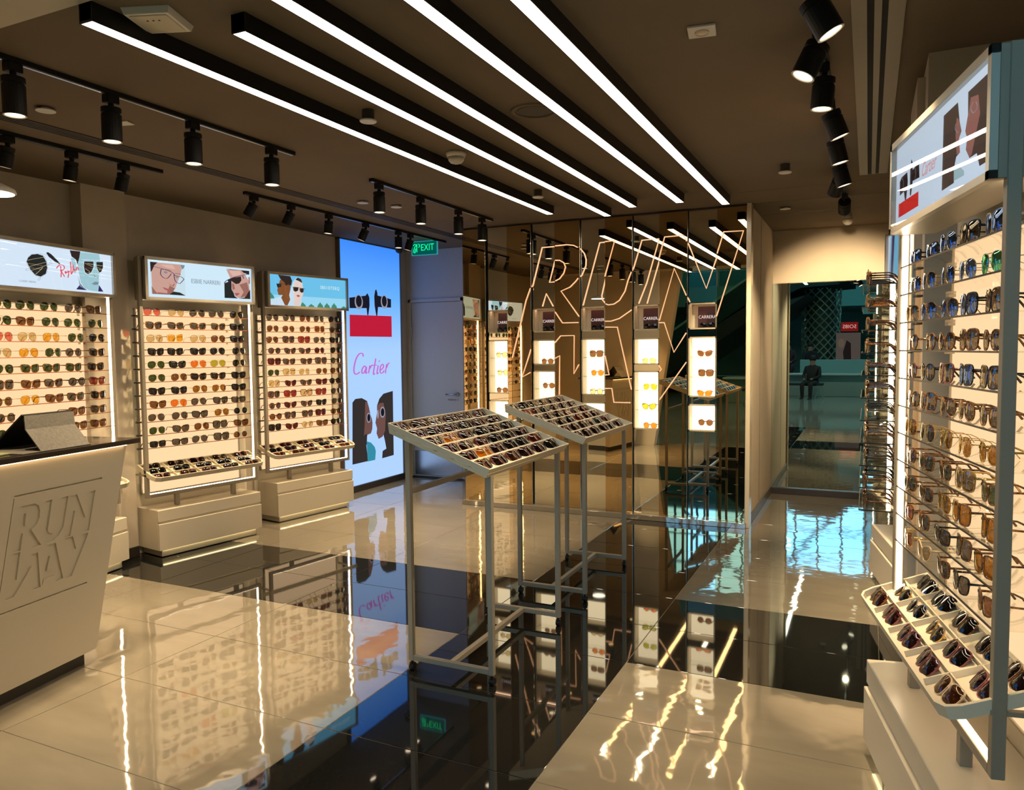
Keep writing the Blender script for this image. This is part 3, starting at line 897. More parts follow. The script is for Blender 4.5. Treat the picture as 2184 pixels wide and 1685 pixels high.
def poster_a(sg):
    p = Print(sg, (-300, 180), (1795, 515), (1815, 1160), (-300, 985), W_BG)
    p.poly('eyewear_lens', [(210, 580), (230, 520), (300, 460), (400, 450), (490, 480), (545, 580), (560, 690), (530, 790), (440, 840), (350, 815), (270, 720)], K_DARK)
    p.line('eyewear_rim', [[(205, 590), (260, 480), (380, 445), (500, 480), (560, 620), (550, 760), (440, 845), (330, 800), (240, 680), (205, 590)]], .0022, K_GREY)
    p.line('glare', [[(215, 560), (360, 530), (520, 505)], [(240, 670), (380, 630), (550, 590)], [(270, 735), (420, 690), (550, 640)], [(340, 810), (420, 740), (480, 680)]], .005, K_LIN)
    p.poly('temple_tip', [(545, 430), (580, 420), (640, 460), (720, 540), (795, 620), (775, 630), (690, 580), (590, 500)], K_DARK)
    p.line('eyewear_wire', [[(380, 448), (470, 448), (560, 470)], [(560, 640), (650, 610), (720, 600)], [(600, 610), (620, 570), (640, 610)], [(240, 700), (190, 715), (200, 735), (280, 720)], [(420, 850), (385, 890), (410, 905), (435, 850)]], .0025, K_GREY)
    p.poly('collar', [(1075, 1060), (1150, 980), (1280, 1075)], K_NAVY)
    p.poly('collar', [(1510, 1100), (1530, 990), (1620, 1105)], K_NAVY)
    p.poly('face', [(1100, 480), (1165, 430), (1545, 480), (1560, 560), (1540, 760), (1530, 900), (1520, 1000), (1500, 1100), (1330, 1080), (1240, 1040), (1165, 940), (1130, 760)], K_SKINT)
    p.poly('hair', [(970, 395), (1170, 420), (1150, 520), (1110, 640), (1085, 560), (1000, 500)], K_HAIR)
    p.poly('ear', [(985, 530), (1040, 520), (1075, 600), (1085, 740), (1060, 790), (1020, 760), (1000, 640)], K_SKINT)
    p.poly('jaw_shadow', [(1115, 830), (1150, 960), (1230, 1040), (1280, 1075), (1140, 1010)], K_GREY)
    p.poly('eyewear_lens', [(1240, 590), (1420, 600), (1420, 690), (1370, 780), (1310, 805), (1250, 770), (1230, 680)], K_HAIR)
    p.poly('eyewear_lens', [(1480, 610), (1615, 610), (1615, 700), (1580, 770), (1530, 790), (1490, 720)], K_DARK)
    p.line('eyewear_rim', [[(1230, 570), (1430, 585), (1420, 720), (1320, 815), (1240, 770), (1225, 640), (1230, 570)], [(1440, 590), (1620, 590), (1615, 720), (1545, 790), (1480, 700)], [(1180, 560), (1300, 560), (1460, 590), (1560, 580)]], .003, K_WHT)
    p.line('glare', [[(1250, 620), (1340, 660), (1420, 690)], [(1250, 710), (1330, 760), (1350, 780)], [(1480, 690), (1610, 740)]], .006, K_LIN)
    p.poly('nose_shadow', [(1410, 810), (1480, 870), (1510, 860), (1500, 880), (1430, 850)], K_GREY)
    p.poly('mouth', [(1370, 970), (1440, 935), (1520, 945), (1500, 985), (1430, 990)], K_GREY)
    p.line('lettering', [[(705, 700), (760, 645), (830, 650), (850, 700), (790, 745), (770, 740)], [(780, 660), (790, 760), (785, 850)], [(790, 745), (850, 845)], [(850, 770), (880, 755), (865, 790), (900, 765)], [(905, 740), (930, 770), (912, 860)], [(895, 775), (955, 745)],
                         [(965, 590), (975, 700), (975, 800), (1010, 740), (1020, 640)], [(1025, 740), (1045, 715), (1040, 745), (1065, 735)], [(1075, 740), (1085, 690), (1105, 690), (1115, 735)]], .0085, K_ROSE)
    p.words('CLASSIC VISION', 195, 925, .016, K_GREY)
def poster_b(sg):
    p = Print(sg, (255, 262), (1985, 405), (2005, 945), (275, 875), W_BG2)
    p.poly('photo_ground', [(308, 300), (840, 345), (858, 850), (322, 828)], emat('print_ice', (.62, .78, .86), S_))
    p.poly('face', [(320, 330), (400, 312), (770, 340), (790, 420), (770, 520), (720, 640), (690, 740), (640, 795), (590, 838), (420, 830), (340, 730)], K_SKINL)
    p.poly('hair', [(308, 300), (420, 310), (370, 360), (340, 440), (318, 470)], K_HAIR)
    p.poly('hair', [(770, 342), (840, 350), (830, 390), (800, 420), (788, 400)], K_GREY)
    p.poly('cheek_shadow', [(330, 700), (400, 800), (470, 832), (340, 828)], K_SKINS)
    p.line('eyewear_rim', [[(350, 378), (480, 410), (640, 470), (690, 520), (780, 540), (830, 580)], [(475, 415), (465, 500), (510, 560), (570, 565), (630, 490)], [(670, 510), (690, 610), (750, 650), (780, 635), (828, 578)]], .0065, K_NAVY)
    p.oval('eye', 540, 470, 30, 18, K_GREY, .2)
    p.oval('eye', 715, 545, 24, 16, K_GREY, .2)
    p.poly('nose_shadow', [(580, 645), (640, 690), (680, 640), (665, 700), (620, 690)], K_SKINS)
    p.poly('beard_shadow', [(600, 690), (680, 730), (650, 800), (590, 830), (560, 800)], K_SKINS)
    p.poly('mouth', [(490, 712), (560, 735), (630, 775), (590, 785), (520, 750)], K_LIP)
    p.poly('forehead_light', [(450, 345), (640, 345), (690, 420), (560, 400)], emat('print_skin_bright', (.74, .47, .40), S_))
    p.line('eyebrow', [[(480, 425), (560, 425), (620, 450)], [(680, 490), (740, 490), (770, 505)]], .006, K_HAIR)
    p.poly('jaw_stubble', [(420, 800), (560, 815), (640, 795), (590, 838), (430, 832)], K_SKINS)
    p.poly('collar', [(590, 835), (660, 785), (760, 800), (850, 850)], K_DARK)
    p.poly('face', [(1530, 410), (1820, 425), (1940, 600), (1955, 760), (1900, 860), (1760, 880), (1690, 850), (1660, 780), (1620, 740), (1625, 600)], K_SKINL)
    p.poly('hair', [(1520, 400), (1945, 435), (1945, 500), (1850, 470), (1790, 425), (1600, 415)], K_HAIR)
    p.poly('dark_ground', [(1495, 640), (1620, 590), (1622, 740), (1660, 790), (1680, 850), (1740, 885), (1500, 878)], K_DARK)
    p.poly('collar', [(1960, 740), (1965, 895), (1740, 885), (1860, 870)], K_HAIR)
    p.poly('eyewear_lens', [(1545, 580), (1660, 545), (1790, 525), (1800, 590), (1760, 640), (1700, 650), (1650, 620), (1620, 600), (1560, 610)], K_HAIR)
    p.line('eyewear_rim', [[(1490, 640), (1540, 590), (1680, 535), (1800, 510), (1935, 485)], [(1820, 515), (1840, 560)]], .008, K_NAVY)
    p.poly('forehead_light', [(1580, 430), (1780, 440), (1800, 500), (1640, 520)], emat('print_skin_bright', (.74, .47, .40), S_))
    p.poly('cheek_shadow', [(1760, 660), (1900, 620), (1940, 760), (1880, 850), (1780, 870), (1840, 780)], K_SKINS)
    p.poly('nose_shadow', [(1625, 640), (1660, 650), (1680, 730), (1640, 745)], K_SKINS)
    p.poly('ear', [(1925, 540), (1948, 530), (1955, 640), (1935, 650)], K_SKINS)
    p.poly('mouth', [(1670, 800), (1730, 795), (1770, 805), (1720, 840), (1700, 845)], K_LIP)
    p.words('ESBIIE NARRERI', 1175, 625, .046, K_GREY, xs=.80)
def poster_c(sg):
    p = Print(sg, (245, 235), (1785, 365), (1790, 905), (265, 850), K_BLUE)
    p.poly('horizon_haze', [(258, 640), (1790, 720), (1790, 905), (265, 850)], emat('print_sky_pale', (.33, .70, .92), S_))
    for x, y, h_ in ((890, 875, 90), (1060, 885, 70), (1240, 890, 110), (1380, 895, 100), (1530, 900, 105), (1740, 905, 50), (285, 720, 120)):
        p.poly('tree', [(x - 60, y), (x - 45, y - h_ * .5), (x - 15, y - h_ * .8), (x, y - h_), (x + 20, y - h_ * .7), (x + 50, y - h_ * .45), (x + 65, y)], K_GREEN)
    p.poly('headscarf', [(700, 380), (760, 310), (850, 330), (885, 420), (880, 520), (860, 690), (850, 860), (680, 855), (620, 640), (670, 480)], K_SHIRT)
    p.poly('face_pale', [(720, 370), (860, 385), (890, 480), (895, 640), (850, 720), (840, 860), (720, 855), (715, 720), (710, 600)], K_SKINP)
    p.poly('hair', [(740, 345), (790, 305), (850, 335), (880, 410), (800, 370)], K_HAIR)
    p.poly('shirt', [(265, 750), (440, 690), (500, 650), (600, 860), (265, 850)], K_SHIRT)
    p.poly('shirt', [(590, 860), (640, 740), (700, 730), (720, 860)], K_SHIRT)
    p.poly('face_brown', [(450, 350), (560, 330), (650, 450), (640, 560), (620, 650), (640, 740), (590, 855), (540, 850), (470, 700), (500, 650), (420, 650), (410, 600), (395, 560), (410, 500)], K_SKINB)
    p.poly('hair', [(410, 250), (640, 280), (675, 370), (660, 460), (600, 450), (560, 470), (530, 400), (450, 330)], K_HAIR)
    p.poly('eyewear_lens', [(380, 430), (470, 425), (470, 490), (400, 505)], K_DARK)
    p.line('eyewear_rim', [[(375, 430), (470, 430), (550, 435)]], .005, K_DARK)
    p.poly('eyewear_lens', [(690, 490), (800, 500), (790, 560), (740, 585), (700, 560)], K_HAIR)
    p.poly('eyewear_lens', [(815, 515), (900, 520), (895, 585), (860, 605), (825, 580)], K_HAIR)
    p.line('eyewear_rim', [[(670, 490), (800, 500), (930, 530)]], .006, K_HAIR)
    p.poly('mouth', [(750, 660), (790, 640), (830, 665), (790, 690)], K_LIP)
    p.words('SBS1OTERQ', 1435, 510, .042, K_WHT, xs=.85, space=1.3)
def poster_e(sg):
    p = Print(sg, (165, 850), (920, 205), (880, 1110), (150, 1480), W_BG)
    p.poly('temple_print', [(197, 1100), (215, 1060), (275, 1010), (280, 1090), (262, 1240), (250, 1240), (240, 1170), (197, 1210)], K_HAIR)
    p.poly('temple_print', [(318, 900), (330, 930), (330, 990), (390, 920), (392, 1050), (330, 1080), (312, 1200), (302, 1200), (305, 1000)], K_HAIR)
    p.line('eyewear_ring', [[(225, 1060), (240, 1110), (215, 1190)], [(350, 960), (360, 1020), (345, 1090)]], .003, P_SIL)
    p.poly('red_block', [(190, 1280), (385, 1165), (382, 1285), (187, 1390)], emat('print_red_bright', (.72, .035, .03), S_))
    p.poly('woman_hair', [(600, 565), (700, 480), (708, 640), (718, 720), (700, 780), (705, 890), (680, 920), (665, 1000), (660, 1130), (575, 1180)], emat('print_sepia', (.09, .060, .045), S_))
    p.poly('woman_face', [(690, 600), (705, 620), (716, 720), (700, 790), (706, 890), (684, 905), (680, 740)], K_SKINS)
    p.poly('jacket', [(665, 1015), (700, 1000), (730, 1050), (728, 1085), (662, 1115)], emat('print_sage', (.38, .56, .60), S_))
    p.poly('man_hair', [(770, 420), (900, 310), (865, 1015), (820, 1040), (808, 930), (765, 955), (745, 880), (755, 790), (745, 730), (765, 600)], emat('print_sepia', (.09, .060, .045), S_))
    p.poly('man_face', [(785, 470), (830, 465), (835, 620), (810, 760), (780, 930), (765, 950), (748, 880), (757, 790), (747, 730), (768, 600)], K_SKINS)
    p.line('eyewear_ring', [[(800, 510), (785, 560), (800, 600), (822, 560), (815, 515)], [(690, 650), (684, 690), (700, 730)]], .0045, P_SIL)
    p.words('Cartier', 482, 965, .060, K_PINKT, xs=.8, shear=.35)
def poster_f(sg):
    p = Print(sg, (0, 0), (100, 0), (100, 30), (0, 30), K_BLUE)
    p.poly('stripe', [(0, 0), (8, 0), (4, 30), (0, 30)], W_BG)
    p.poly('stripe', [(12, 0), (20, 0), (16, 30), (9, 30)], K_NAVY)

RA = ((-4.528, 2.733), R(100))
RB = ((-4.647, 3.83), R(80.4))
RC = ((-4.638, 5.05), R(80.3))
RE = ((.005, 3.003), R(-78.2))
RF = ((.029, 5.347), R(-80))
rack(*RA, 'lit sunglasses rack behind the cash desk, under a poster of a man in aviators', poster_a, M_EDGE)
rack(*RB, 'lit sunglasses rack under the poster with two men, in the middle of the left wall', poster_b, M_EDGE)
rack(*RC, 'lit sunglasses rack under the sky-blue poster, beside the tall blue lightbox', poster_c, M_EDGE)
rack(*RE, 'nearest lit sunglasses rack on the right, poster with a red block overhead', poster_e, M_EDGEG)
rack(*RF, 'lit sunglasses rack on the right seen edge-on behind the nearest one', poster_f, M_EDGEG)

ROWS_A = ['gDa gDa gDa yDa bTw', 'gDa bTw gTa gDa gDa', 'pDa cDa wDa gDa kDa', 'cDa wDa gDa yTr kTw', 'gDa gTw gTw gTw kTw', 'yTs bTw yTw yKr rTw', 'bDr wDa bTw yTw kTw', 'yTr gTr kKw bTw yTw', 'gTr kKw kTw bTw bTw', 'gTw kTw bTw bTw bTw', 'gTw bTw bTw bTw bTw']
ROWS_B = ['pRa cCa yDa yDa kDa', 'yTw yTw yTw yTw kKw', 'cDa wCs cDa bTa kKw', 'kKw kKw kKw kKa kKa', 'gDa kKw oDa eDa kDa', 'gDa bDa kTw kTw kKw', 'kKw kKw ADa ADa kKw', 'bTw oDa yTa yKw yKq', 'yDa yTa yKw ADa kWr', 'gDa yTw bDa yKs bTw', 'kKq yKq yMa yKs bWr']
ROWS_C = ['yTa yTa bRa yTa kKa', 'bPa bPa bPa bPs bKr', 'bRa yRs rRs yRa kKw', 'yRr yRc yRc vRr kKa', 'vRs yRw yRw yRs yKr', 'gDa cCs cCa bCa bTa', 'cCs vRc yRc vRw kKr', 'yRs rRs cRs rRs yTa', 'yRr vRc yRc kKw yTa', 'bRr yRs yRs vRs bTr', 'kKs vRc cCr bTw kKr']
ROWS_E = ['BKq BKq BSa sKs BSs', 'BDa BDa BDa BSa GSa', 'sDa BTa BTa BKs sKs', 'sTr sTr sTr sTs sTr', 'sMr sKr sMs BKs sKs', 'sTr sTs sTr sTr sTr', 'ADa yDa ADa ADa ADr', 'vTw gTw gTw sDs gTw', 'gTw yTq ADa ATs ATs', 'oTw yTw yKq yTs ATs', 'oDw cCc yTw yKw bTw']
ROWS_F = ['yTw yTw kKw bTw bTw'] * 11
def lens_words(code):
    return f'{LENS[code[0]][1]} {SHAPE_WORD[code[2]]} sunglasses'
def shelf_pairs(RM, rows, where, group, skip=(), mass=False, yaw=0):
    M0 = rack_matrix(*RM)
    for i, row in enumerate(rows):
        for j, code in enumerate(row.split()):
            rr = RNG
            M = M0 @ Matrix.Translation((COLX[j] + rr.uniform(-.012, .012), .108 + rr.uniform(0, .008), ROWZ[i] + .0004)) @ Matrix.Rotation(R(rr.uniform(-5, 5) + yaw), 4, 'Z') @ Matrix.Rotation(R(rr.uniform(-3, 1)), 4, 'X')
            if (i, j) in skip:
                continue
            if mass:
                MASS.append((code, M, False))
            else:
                sunglasses(code, M, f'{lens_words(code)}, {ORD[j]} from left, {ORD[i]} shelf down, {where}', group)
def tray_pairs(RM, codes, where, group, mass=False):
    M0 = rack_matrix(*RM) @ Matrix.Translation((0, -.012, .578)) @ Matrix.Rotation(R(19.5), 4, 'X')
    k = 0
    for j in range(3):
        for i in range(5):
            code = codes[k]
            k += 1
            if code == '-':
                continue
            M = M0 @ Matrix.Translation((.065 + .191 * i + RNG.uniform(-.02, .012), .020 + .0817 * j, .0012)) @ Matrix.Rotation(R(RNG.uniform(-7, 7)), 4, 'Z') @ Matrix.Rotation(R(-59), 4, 'X')
            if mass:
                MASS.append((code, M, True))
            else:
                sunglasses(code, M, f'{lens_words(code)}, {ORD[i]} from left, {("front", "middle", "back")[j]} tray row, {where}', group, True)
HID_A = {(7, 1), (7, 2), (8, 1), (8, 2), (9, 0), (9, 1), (9, 2), (9, 3), (9, 4), (10, 0), (10, 1), (10, 2), (10, 3), (10, 4)}
shelf_pairs(RA, ROWS_A, 'rack behind cash desk', 'sunglasses on the rack behind the desk', HID_A)
shelf_pairs(RB, ROWS_B, 'two-men poster rack', 'sunglasses on the two-men poster rack')
shelf_pairs(RC, ROWS_C, 'sky-blue poster rack', 'sunglasses on the sky-blue poster rack')
shelf_pairs(RE, ROWS_E, 'nearest rack on right', 'sunglasses on the nearest rack')
shelf_pairs(RF, ROWS_F, '', '', mass=True)
tray_pairs(RB, 'vMq vTq uMq uKq uTq kKw kKw kKq kKw kKq vKw vTw vMw bTw vRw'.split(), 'two-men poster rack', 'sunglasses in the two-men rack tray')
tray_pairs(RC, 'vRq vTq vTq vMq bTq kKw uKw uMw kKw uKq vRq vRq vTq vTq vKq'.split(), 'sky-blue poster rack', '', mass=True)
tray_pairs(RE, 'vTs vMs uMs uMs bCs kDr kSr yDr kMs uMs kKs kKs kTs kTs uTs'.split(), 'nearest rack on right', 'sunglasses in the nearest rack tray')
tray_pairs(RF, ['kKw'] * 15, '', '', mass=True)
# shelves fixed to the pillar between the two right-hand racks, seen end on
pr = empty('side_shelf_rack', (.17, 3.92, 0), R(-90), label='column of glass shelves fixed to the pillar between the right-hand racks', cat='shelf rack')
obj('light_panel', B(-.35, .30, .0, .004, .70, 1.86), M_PANEL, pr)
obj('wall_rail', MB().bbox(-.37, -.35, -.01, .004, .68, 1.88, .001), M_METAL, pr)
obj('wall_rail', MB().bbox(.30, .32, -.01, .004, .68, 1.88, .001), M_METAL, pr)
obj('led_strip', B(-.352, -.349, -.075, -.060, .72, 1.84), M_LED, pr)
for i, z in enumerate(ROWZ):
    s = obj('shelf', MB().box(-.345, .34, -.195, -.002, z - .016, z - .012, mi=0).box(.335, .34, -.195, -.002, z - .0165, z - .0115, mi=1).box(-.345, .34, -.198, -.195, z - .0165, z - .0115, mi=1), [M_GLASS, M_EDGEG], pr)
    for j, X in enumerate((-.25, -.11, .03, .17, .285)):
        code = RNG.choice(['yTw', 'yKq', 'kKw', 'bTs', 'yTr', 'kTq', 'cDa'])
        M = Matrix.Translation((.17, 3.92, 0)) @ Matrix.Rotation(R(-90), 4, 'Z') @ Matrix.Translation((X, -.185 + RNG.uniform(0, .01), z - .0115)) @ Matrix.Rotation(R(RNG.uniform(-7, 7)), 4, 'Z')
        if j == 4:
            sunglasses(code, M, f'{lens_words(code)} nearest the camera, {ORD[i]} pillar shelf down', 'nearest sunglasses on the pillar shelves')
        else:
            MASS.append((code, M, False))
# pairs in the lit niches
NP = [['cCr', 'cLr', 'bMr', 'vTr'], ['bPr', 'bPr', 'bPr', 'bPr'], ['bMs', 'oDr', 'cTr', 'bPr'], ['cLa', 'eLa', 'eLc', 'oPr'], ['bPc', 'bMs', 'oPc', 'bMr']]
for ci, (x0, x1) in enumerate(CLEAR):
    cx = (x0 + x1) / 2
    if ci % 2 == 0:
        zz = [1.422, 1.252, 1.086, .835 if ci == 4 else .794]
    else:
        zz = [1.36, 1.132, .961, .794]
    for q, z in enumerate(zz):
        if (ci in (0, 1, 2) and q == 3):
            continue
        sunglasses(NP[ci][q], Matrix.Translation((cx + (.018 if q % 2 else .008), YC + .038, z + (.003 if z > .84 and z not in (1.086, 1.36) else 0))) @ Matrix.Rotation(R(-6), 4, 'Z'),
                   f'{lens_words(NP[ci][q])}, lit shelf {ORD[q]} down, {ORD[ci]} niche column from door', 'sunglasses in the lit niches')
    sunglasses('kKr', Matrix.Translation((cx + .03, YC + .030, 1.6595)), f'black round sunglasses before the dark card, {ORD[ci]} niche column from door', 'sunglasses before the brand cards', True)

# ================================================================== two display tables
M_TRAYL = mat('leather_tray', (.66, .58, .43), .65)
T1 = ['bMs bMs lCs uMs bTs vMs', 'uMs kMs vMs kKs vMs vTs', 'uCs wCs uMs kKs vTs kKs', 'uMs vCs vRs kKs kKs kMs', 'vMs wCs uMs kKs kKs rRs', 'bTs uMs bMs uMs uMs kKs']
T2 = ['lCs kKs kTs bCs kMs vMs', 'oRs vRs kKs uMs kMs vMs', 'lCs kMs kTs rCs vMs vRs', 'vMs kTs kKs rRs vRs vMs', 'vMs kMs uMs bCs kKs vRs', 'uMs vMs vMs vMs vMs uMs']
SL = math.atan2(.185, .52)
def table(y0, codes, label, where, group):
    t = empty('display_table', (-1.71, y0 + .40, 0), label=label, cat='display table', group='slanted sunglasses display tables')
    a = .0125
    for x, zt in ((-.21, 1.118), (.21, .962)):
        for y in (-.40, .40):
            lg = obj('leg', MB().bbox(x - a, x + a, y - a, y + a, .048, zt, .0015), M_METAL2, t)
            obj('caster', MB().cyl((x, y, .048), (x, y, .034), .006, n=10).cyl((x - .011, y + .004, .0175), (x + .011, y + .004, .0175), .0175, n=14).cyl((x, y, .036), (x, y, .030), .013, n=10), M_BLACKP, lg, smooth=False)
    for y in (-.40, .40):
        obj('bottom_rail', MB().bbox(-.21 + a, .21 - a, y - a, y + a, .050, .075, .0015), M_METAL2, t)
    obj('bottom_rail', MB().bbox(-a, a, -.40 + a, .40 - a, .050, .075, .0015), M_METAL2, t)
    obj('side_rail', MB().bbox(-.21 - a, -.21 + a, -.40 + a, .40 - a, .835, .860, .0015), M_METAL2, t)
    # tray: slope runs down towards +x
    L, D = .552, .95
    TM = Matrix.Translation((-.27, -.475, 1.172)) @ Matrix.Rotation(SL, 4, 'Y')
    o, n_ = [(0, 0), (L, 0), (L, D), (0, D)], [(.008, .008), (L - .008, .008), (L - .008, D - .008), (.008, D - .008)]
    bt = [(.014, .014), (L - .014, .014), (L - .014, D - .014), (.014, D - .014)]
    vs = [(x, y, -.048) for x, y in bt] + [(x, y, .0) for x, y in o] + [(x, y, .0) for x, y in n_] + [(x, y, -.030) for x, y in n_]
    fs = [(3, 2, 1, 0), (12, 13, 14, 15)]
    for q in range(3):
        fs += [(q * 4 + i, q * 4 + (i + 1) % 4, (q + 1) * 4 + (i + 1) % 4, (q + 1) * 4 + i) for i in range(4)]
    tr = obj('tray', MB().add(vs, fs, TM), M_TRAYL, t)
    pitch = (L - .016) / 6
    for i in range(6):
        s0 = .008 + pitch * (i + 1)
        if i < 5:
            obj('divider', MB().hexa([(s0 - .012, .008, -.030), (s0 + .004, .008, -.030), (s0 + .004, D - .008, -.030), (s0 - .012, D - .008, -.030)], [(s0 - .010, .008, -.003), (s0 + .002, .008, -.003), (s0 + .002, D - .008, -.003), (s0 - .010, D - .008, -.003)], TM), M_TRAYL, tr)
    f = R(42)
    for i in range(6):
        for j, code in enumerate(codes[i].split()):
            s = .008 + pitch * (i + 1) - .030
            P = t.matrix_basis @ (TM @ Vector((s, .085 + j * .156 + RNG.uniform(-.012, .012), -.0295)))
            Rm = Matrix(((0, -math.cos(f), -math.sin(f)), (1, 0, 0), (0, -math.sin(f), math.cos(f)))).to_4x4()
            M = Matrix.Translation(P) @ Matrix.Rotation(R(RNG.uniform(-6, 6)), 4, 'Z') @ Rm @ Matrix.Scale(1.04, 4)
            sunglasses(code, M, f'{lens_words(code)}, {ORD[j]} along, {ORD[i]} row down, {where}', group, True)
    return t
table(2.95, T1, 'slanted tray table of sunglasses on castors, nearest the camera', 'nearer tray table', 'sunglasses on the nearer tray table')
table(4.18, T2, 'slanted tray table of sunglasses on castors, nearer the mirror wall', 'farther tray table', 'sunglasses on the farther tray table')

# the pairs past the limit: one joined object
mb = MB()
_fm = {}
mats_m, mi_of = [], {}
def mi(m):
    if m.name not in mi_of:
        mi_of[m.name] = len(mats_m)
        mats_m.append(m)
    return mi_of[m.name]
for code, M, fold in MASS:
    ln, fr, sh = code
    fm, l0, l1, tt = GM[sh]
    for me, m in ((fm, FRAME[fr][0]), (l0, LENS[ln][0]), (l1, LENS[ln][0]), (tt[fold][0], FRAME[fr][0]), (tt[fold][1], FRAME[fr][0])):
        mb.add([v.co for v in me.vertices], [tuple(p.vertices) for p in me.polygons], M, mi(m))
obj('sunglasses_crowd', mb, mats_m, kind='stuff', label='crowded sunglasses farther along the pillar shelves and in the tray beside the lightbox', cat='sunglasses')

# ================================================================== cash desk
desk = empty('cash_desk', (-3.377, 2.399, 0), R(100), label='cream cash desk with carved lettering and a dark stone top', cat='counter')
def desk_pt(X, z, off=0.0):
    """point on the leaning front: X along, z up"""
    return (X, -.11 * (z - .07) / .988 - off, z)
def front_x(z):
    return -.0 + .125 * (z - .07) / .988
fr_me = MB().hexa([(-.80, 0, .07), (0, 0, .07), (0, .03, .07), (-.80, .03, .07)], [(-.80, -.11, 1.058), (.125, -.11, 1.058), (.125, -.08, 1.058), (-.80, -.08, 1.058)])
front = obj('front_panel', fr_me, M_LACQ, desk)
# carved lettering: outlines traced flat, cut 6 mm deep into the leaning front
CARVE = [
 [(230, 415), (380, 378), (420, 400), (436, 450), (430, 530), (400, 605), (340, 665), (445, 825), (345, 858), (250, 705), (222, 893), (137, 910)],
 [(495, 352), (568, 335), (517, 670), (535, 697), (565, 700), (612, 655), (668, 318), (745, 292), (690, 630), (640, 720), (580, 780), (510, 803), (455, 780), (440, 745)],
 [(765, 295), (838, 272), (930, 525), (965, 248), (1040, 225), (968, 665), (893, 700), (815, 455), (765, 728), (693, 748)],
 [(140, 930), (222, 905), (180, 1210), (350, 928), (413, 910), (440, 1285), (357, 1315), (345, 1060), (152, 1398), (60, 1427)],
 [(515, 830), (605, 803), (686, 1190), (608, 1222), (587, 1160), (475, 1203), (452, 1280)],
 [(705, 755), (792, 732), (828, 868), (893, 712), (962, 690), (940, 760), (778, 1168), (705, 1190), (775, 972)],
 [(155, 300), (1112, 85), (1112, 100), (155, 315)], [(150, 330), (158, 330), (-8, 1420), (-16, 1420)], [(-30, 1592), (945, 1228), (948, 1240), (-30, 1604)],
]
ISLES = [[(285, 490), (320, 483), (345, 505), (340, 560), (325, 592), (270, 622)], [(543, 950), (575, 1085), (505, 1112)]]
import numpy as _np
def carve_pt(x, y):
    """trace coordinates -> (X, z) on the desk front (flat lettering, homography of the traced sheet)"""
    return CH[0] @ _np.array([x, y, 1.0])
# homography from four known corners of the traced sheet to the front panel (X, z)
_src = [(155, 307), (1112, 92), (948, 1234), (-30, 1598)]
_dst = [(-.484, .912), (-.017, .912), (-.077, .423), (-.541, .423)]
A_ = []
for (x, y), (X, Z) in zip(_src, _dst):
    A_.append([x, y, 1, 0, 0, 0, -X * x, -X * y, -X])
    A_.append([0, 0, 0, x, y, 1, -Z * x, -Z * y, -Z])
_u, _sv, _vt = _np.linalg.svd(_np.array(A_, float))
CH = [_vt[-1].reshape(3, 3)]
def carve_xz(p):
    q = carve_pt(*p)
    return q[0] / q[2], q[1] / q[2]
def cut_prism(pts):
    P = [carve_xz(p) for p in pts]
    n = len(P)
    vs = [desk_pt(X, z, .02) for X, z in P] + [desk_pt(X, z, -.007) for X, z in P]
    return MB().add(vs, [tuple(range(n)), tuple(range(2 * n - 1, n - 1, -1))] + [(i, n + i, n + (i + 1) % n, (i + 1) % n) for i in range(n)])
try:
    for pts in CARVE:
        cu = obj('cutter', cut_prism(pts), M_LACQ)
        cu.parent = desk
        md = front.modifiers.new('cut', 'BOOLEAN')
        md.operation = 'DIFFERENCE'
        md.solver = 'EXACT'
        md.object = cu
        dg = bpy.context.evaluated_depsgraph_get()
        me = bpy.data.meshes.new_from_object(front.evaluated_get(dg))
        front.modifiers.clear()
        if len(me.polygons) > 5:
            front.data = me
        bpy.data.objects.remove(cu)
except Exception as ex:
    print('carving failed', ex)
for pts in ISLES:
    P = [carve_xz(p) for p in pts]
    n = len(P)
    obj('letter_centre', MB().add([desk_pt(X, z, 0.0) for X, z in P] + [desk_pt(X, z, -.008) for X, z in P], [tuple(range(n)), tuple(range(2 * n - 1, n - 1, -1))] + [(i, n + i, n + (i + 1) % n, (i + 1) % n) for i in range(n)]), M_LACQ, front)
obj('desk_body', MB().hexa([(-.80, .031, .07), (-.012, .031, .07), (-.012, .40, .07), (-.80, .40, .07)], [(-.80, -.079, 1.058), (.113, -.079, 1.058), (.113, .40, 1.058), (-.80, .40, 1.058)]), M_LACQ, desk)
obj('toe_kick', B(-.80, -.03, .045, .39, 0, .07), M_DARKTRIM, desk)
top = obj('stone_top', MB().bbox(-.81, .17, -.155, .45, 1.060, 1.084, .002), mat('dark_stone', (.022, .017, .014), .07), desk)
obj('led_strip', B(-.79, .11, -.128, -.118, 1.053, 1.0575), emat('desk_led', (1, .66, .34), 7.0), desk)

tab = empty('tablet', (-3.377, 2.399, 1.0845), R(100), label='tablet propped in a grey folding cover on the cash desk', cat='tablet')
M_CASE = noise_col(mat('grey_leatherette', rough=.6), (.040, .037, .031), (.062, .057, .048), scale=90, bump=.0006, bump_scale=300)
def slab(p0, p1, p2, p3, th):
    """thin sheet through four corners"""
    a_, b_, c_ = Vector(p0), Vector(p1), Vector(p2)
    n_ = (b_ - a_).cross(c_ - a_).normalized() * th
    q = [Vector(p) for p in (p0, p1, p2, p3)]
    return MB().add([tuple(v) for v in q] + [tuple(v + n_) for v in q], [(3, 2, 1, 0), (4, 5, 6, 7), (0, 1, 5, 4), (1, 2, 6, 5), (2, 3, 7, 6), (3, 0, 4, 7)])
obj('cover_lower', slab((-.375, -.125, 0), (-.115, -.125, 0), (-.115, -.045, .092), (-.375, -.045, .092), .004), M_CASE, tab)
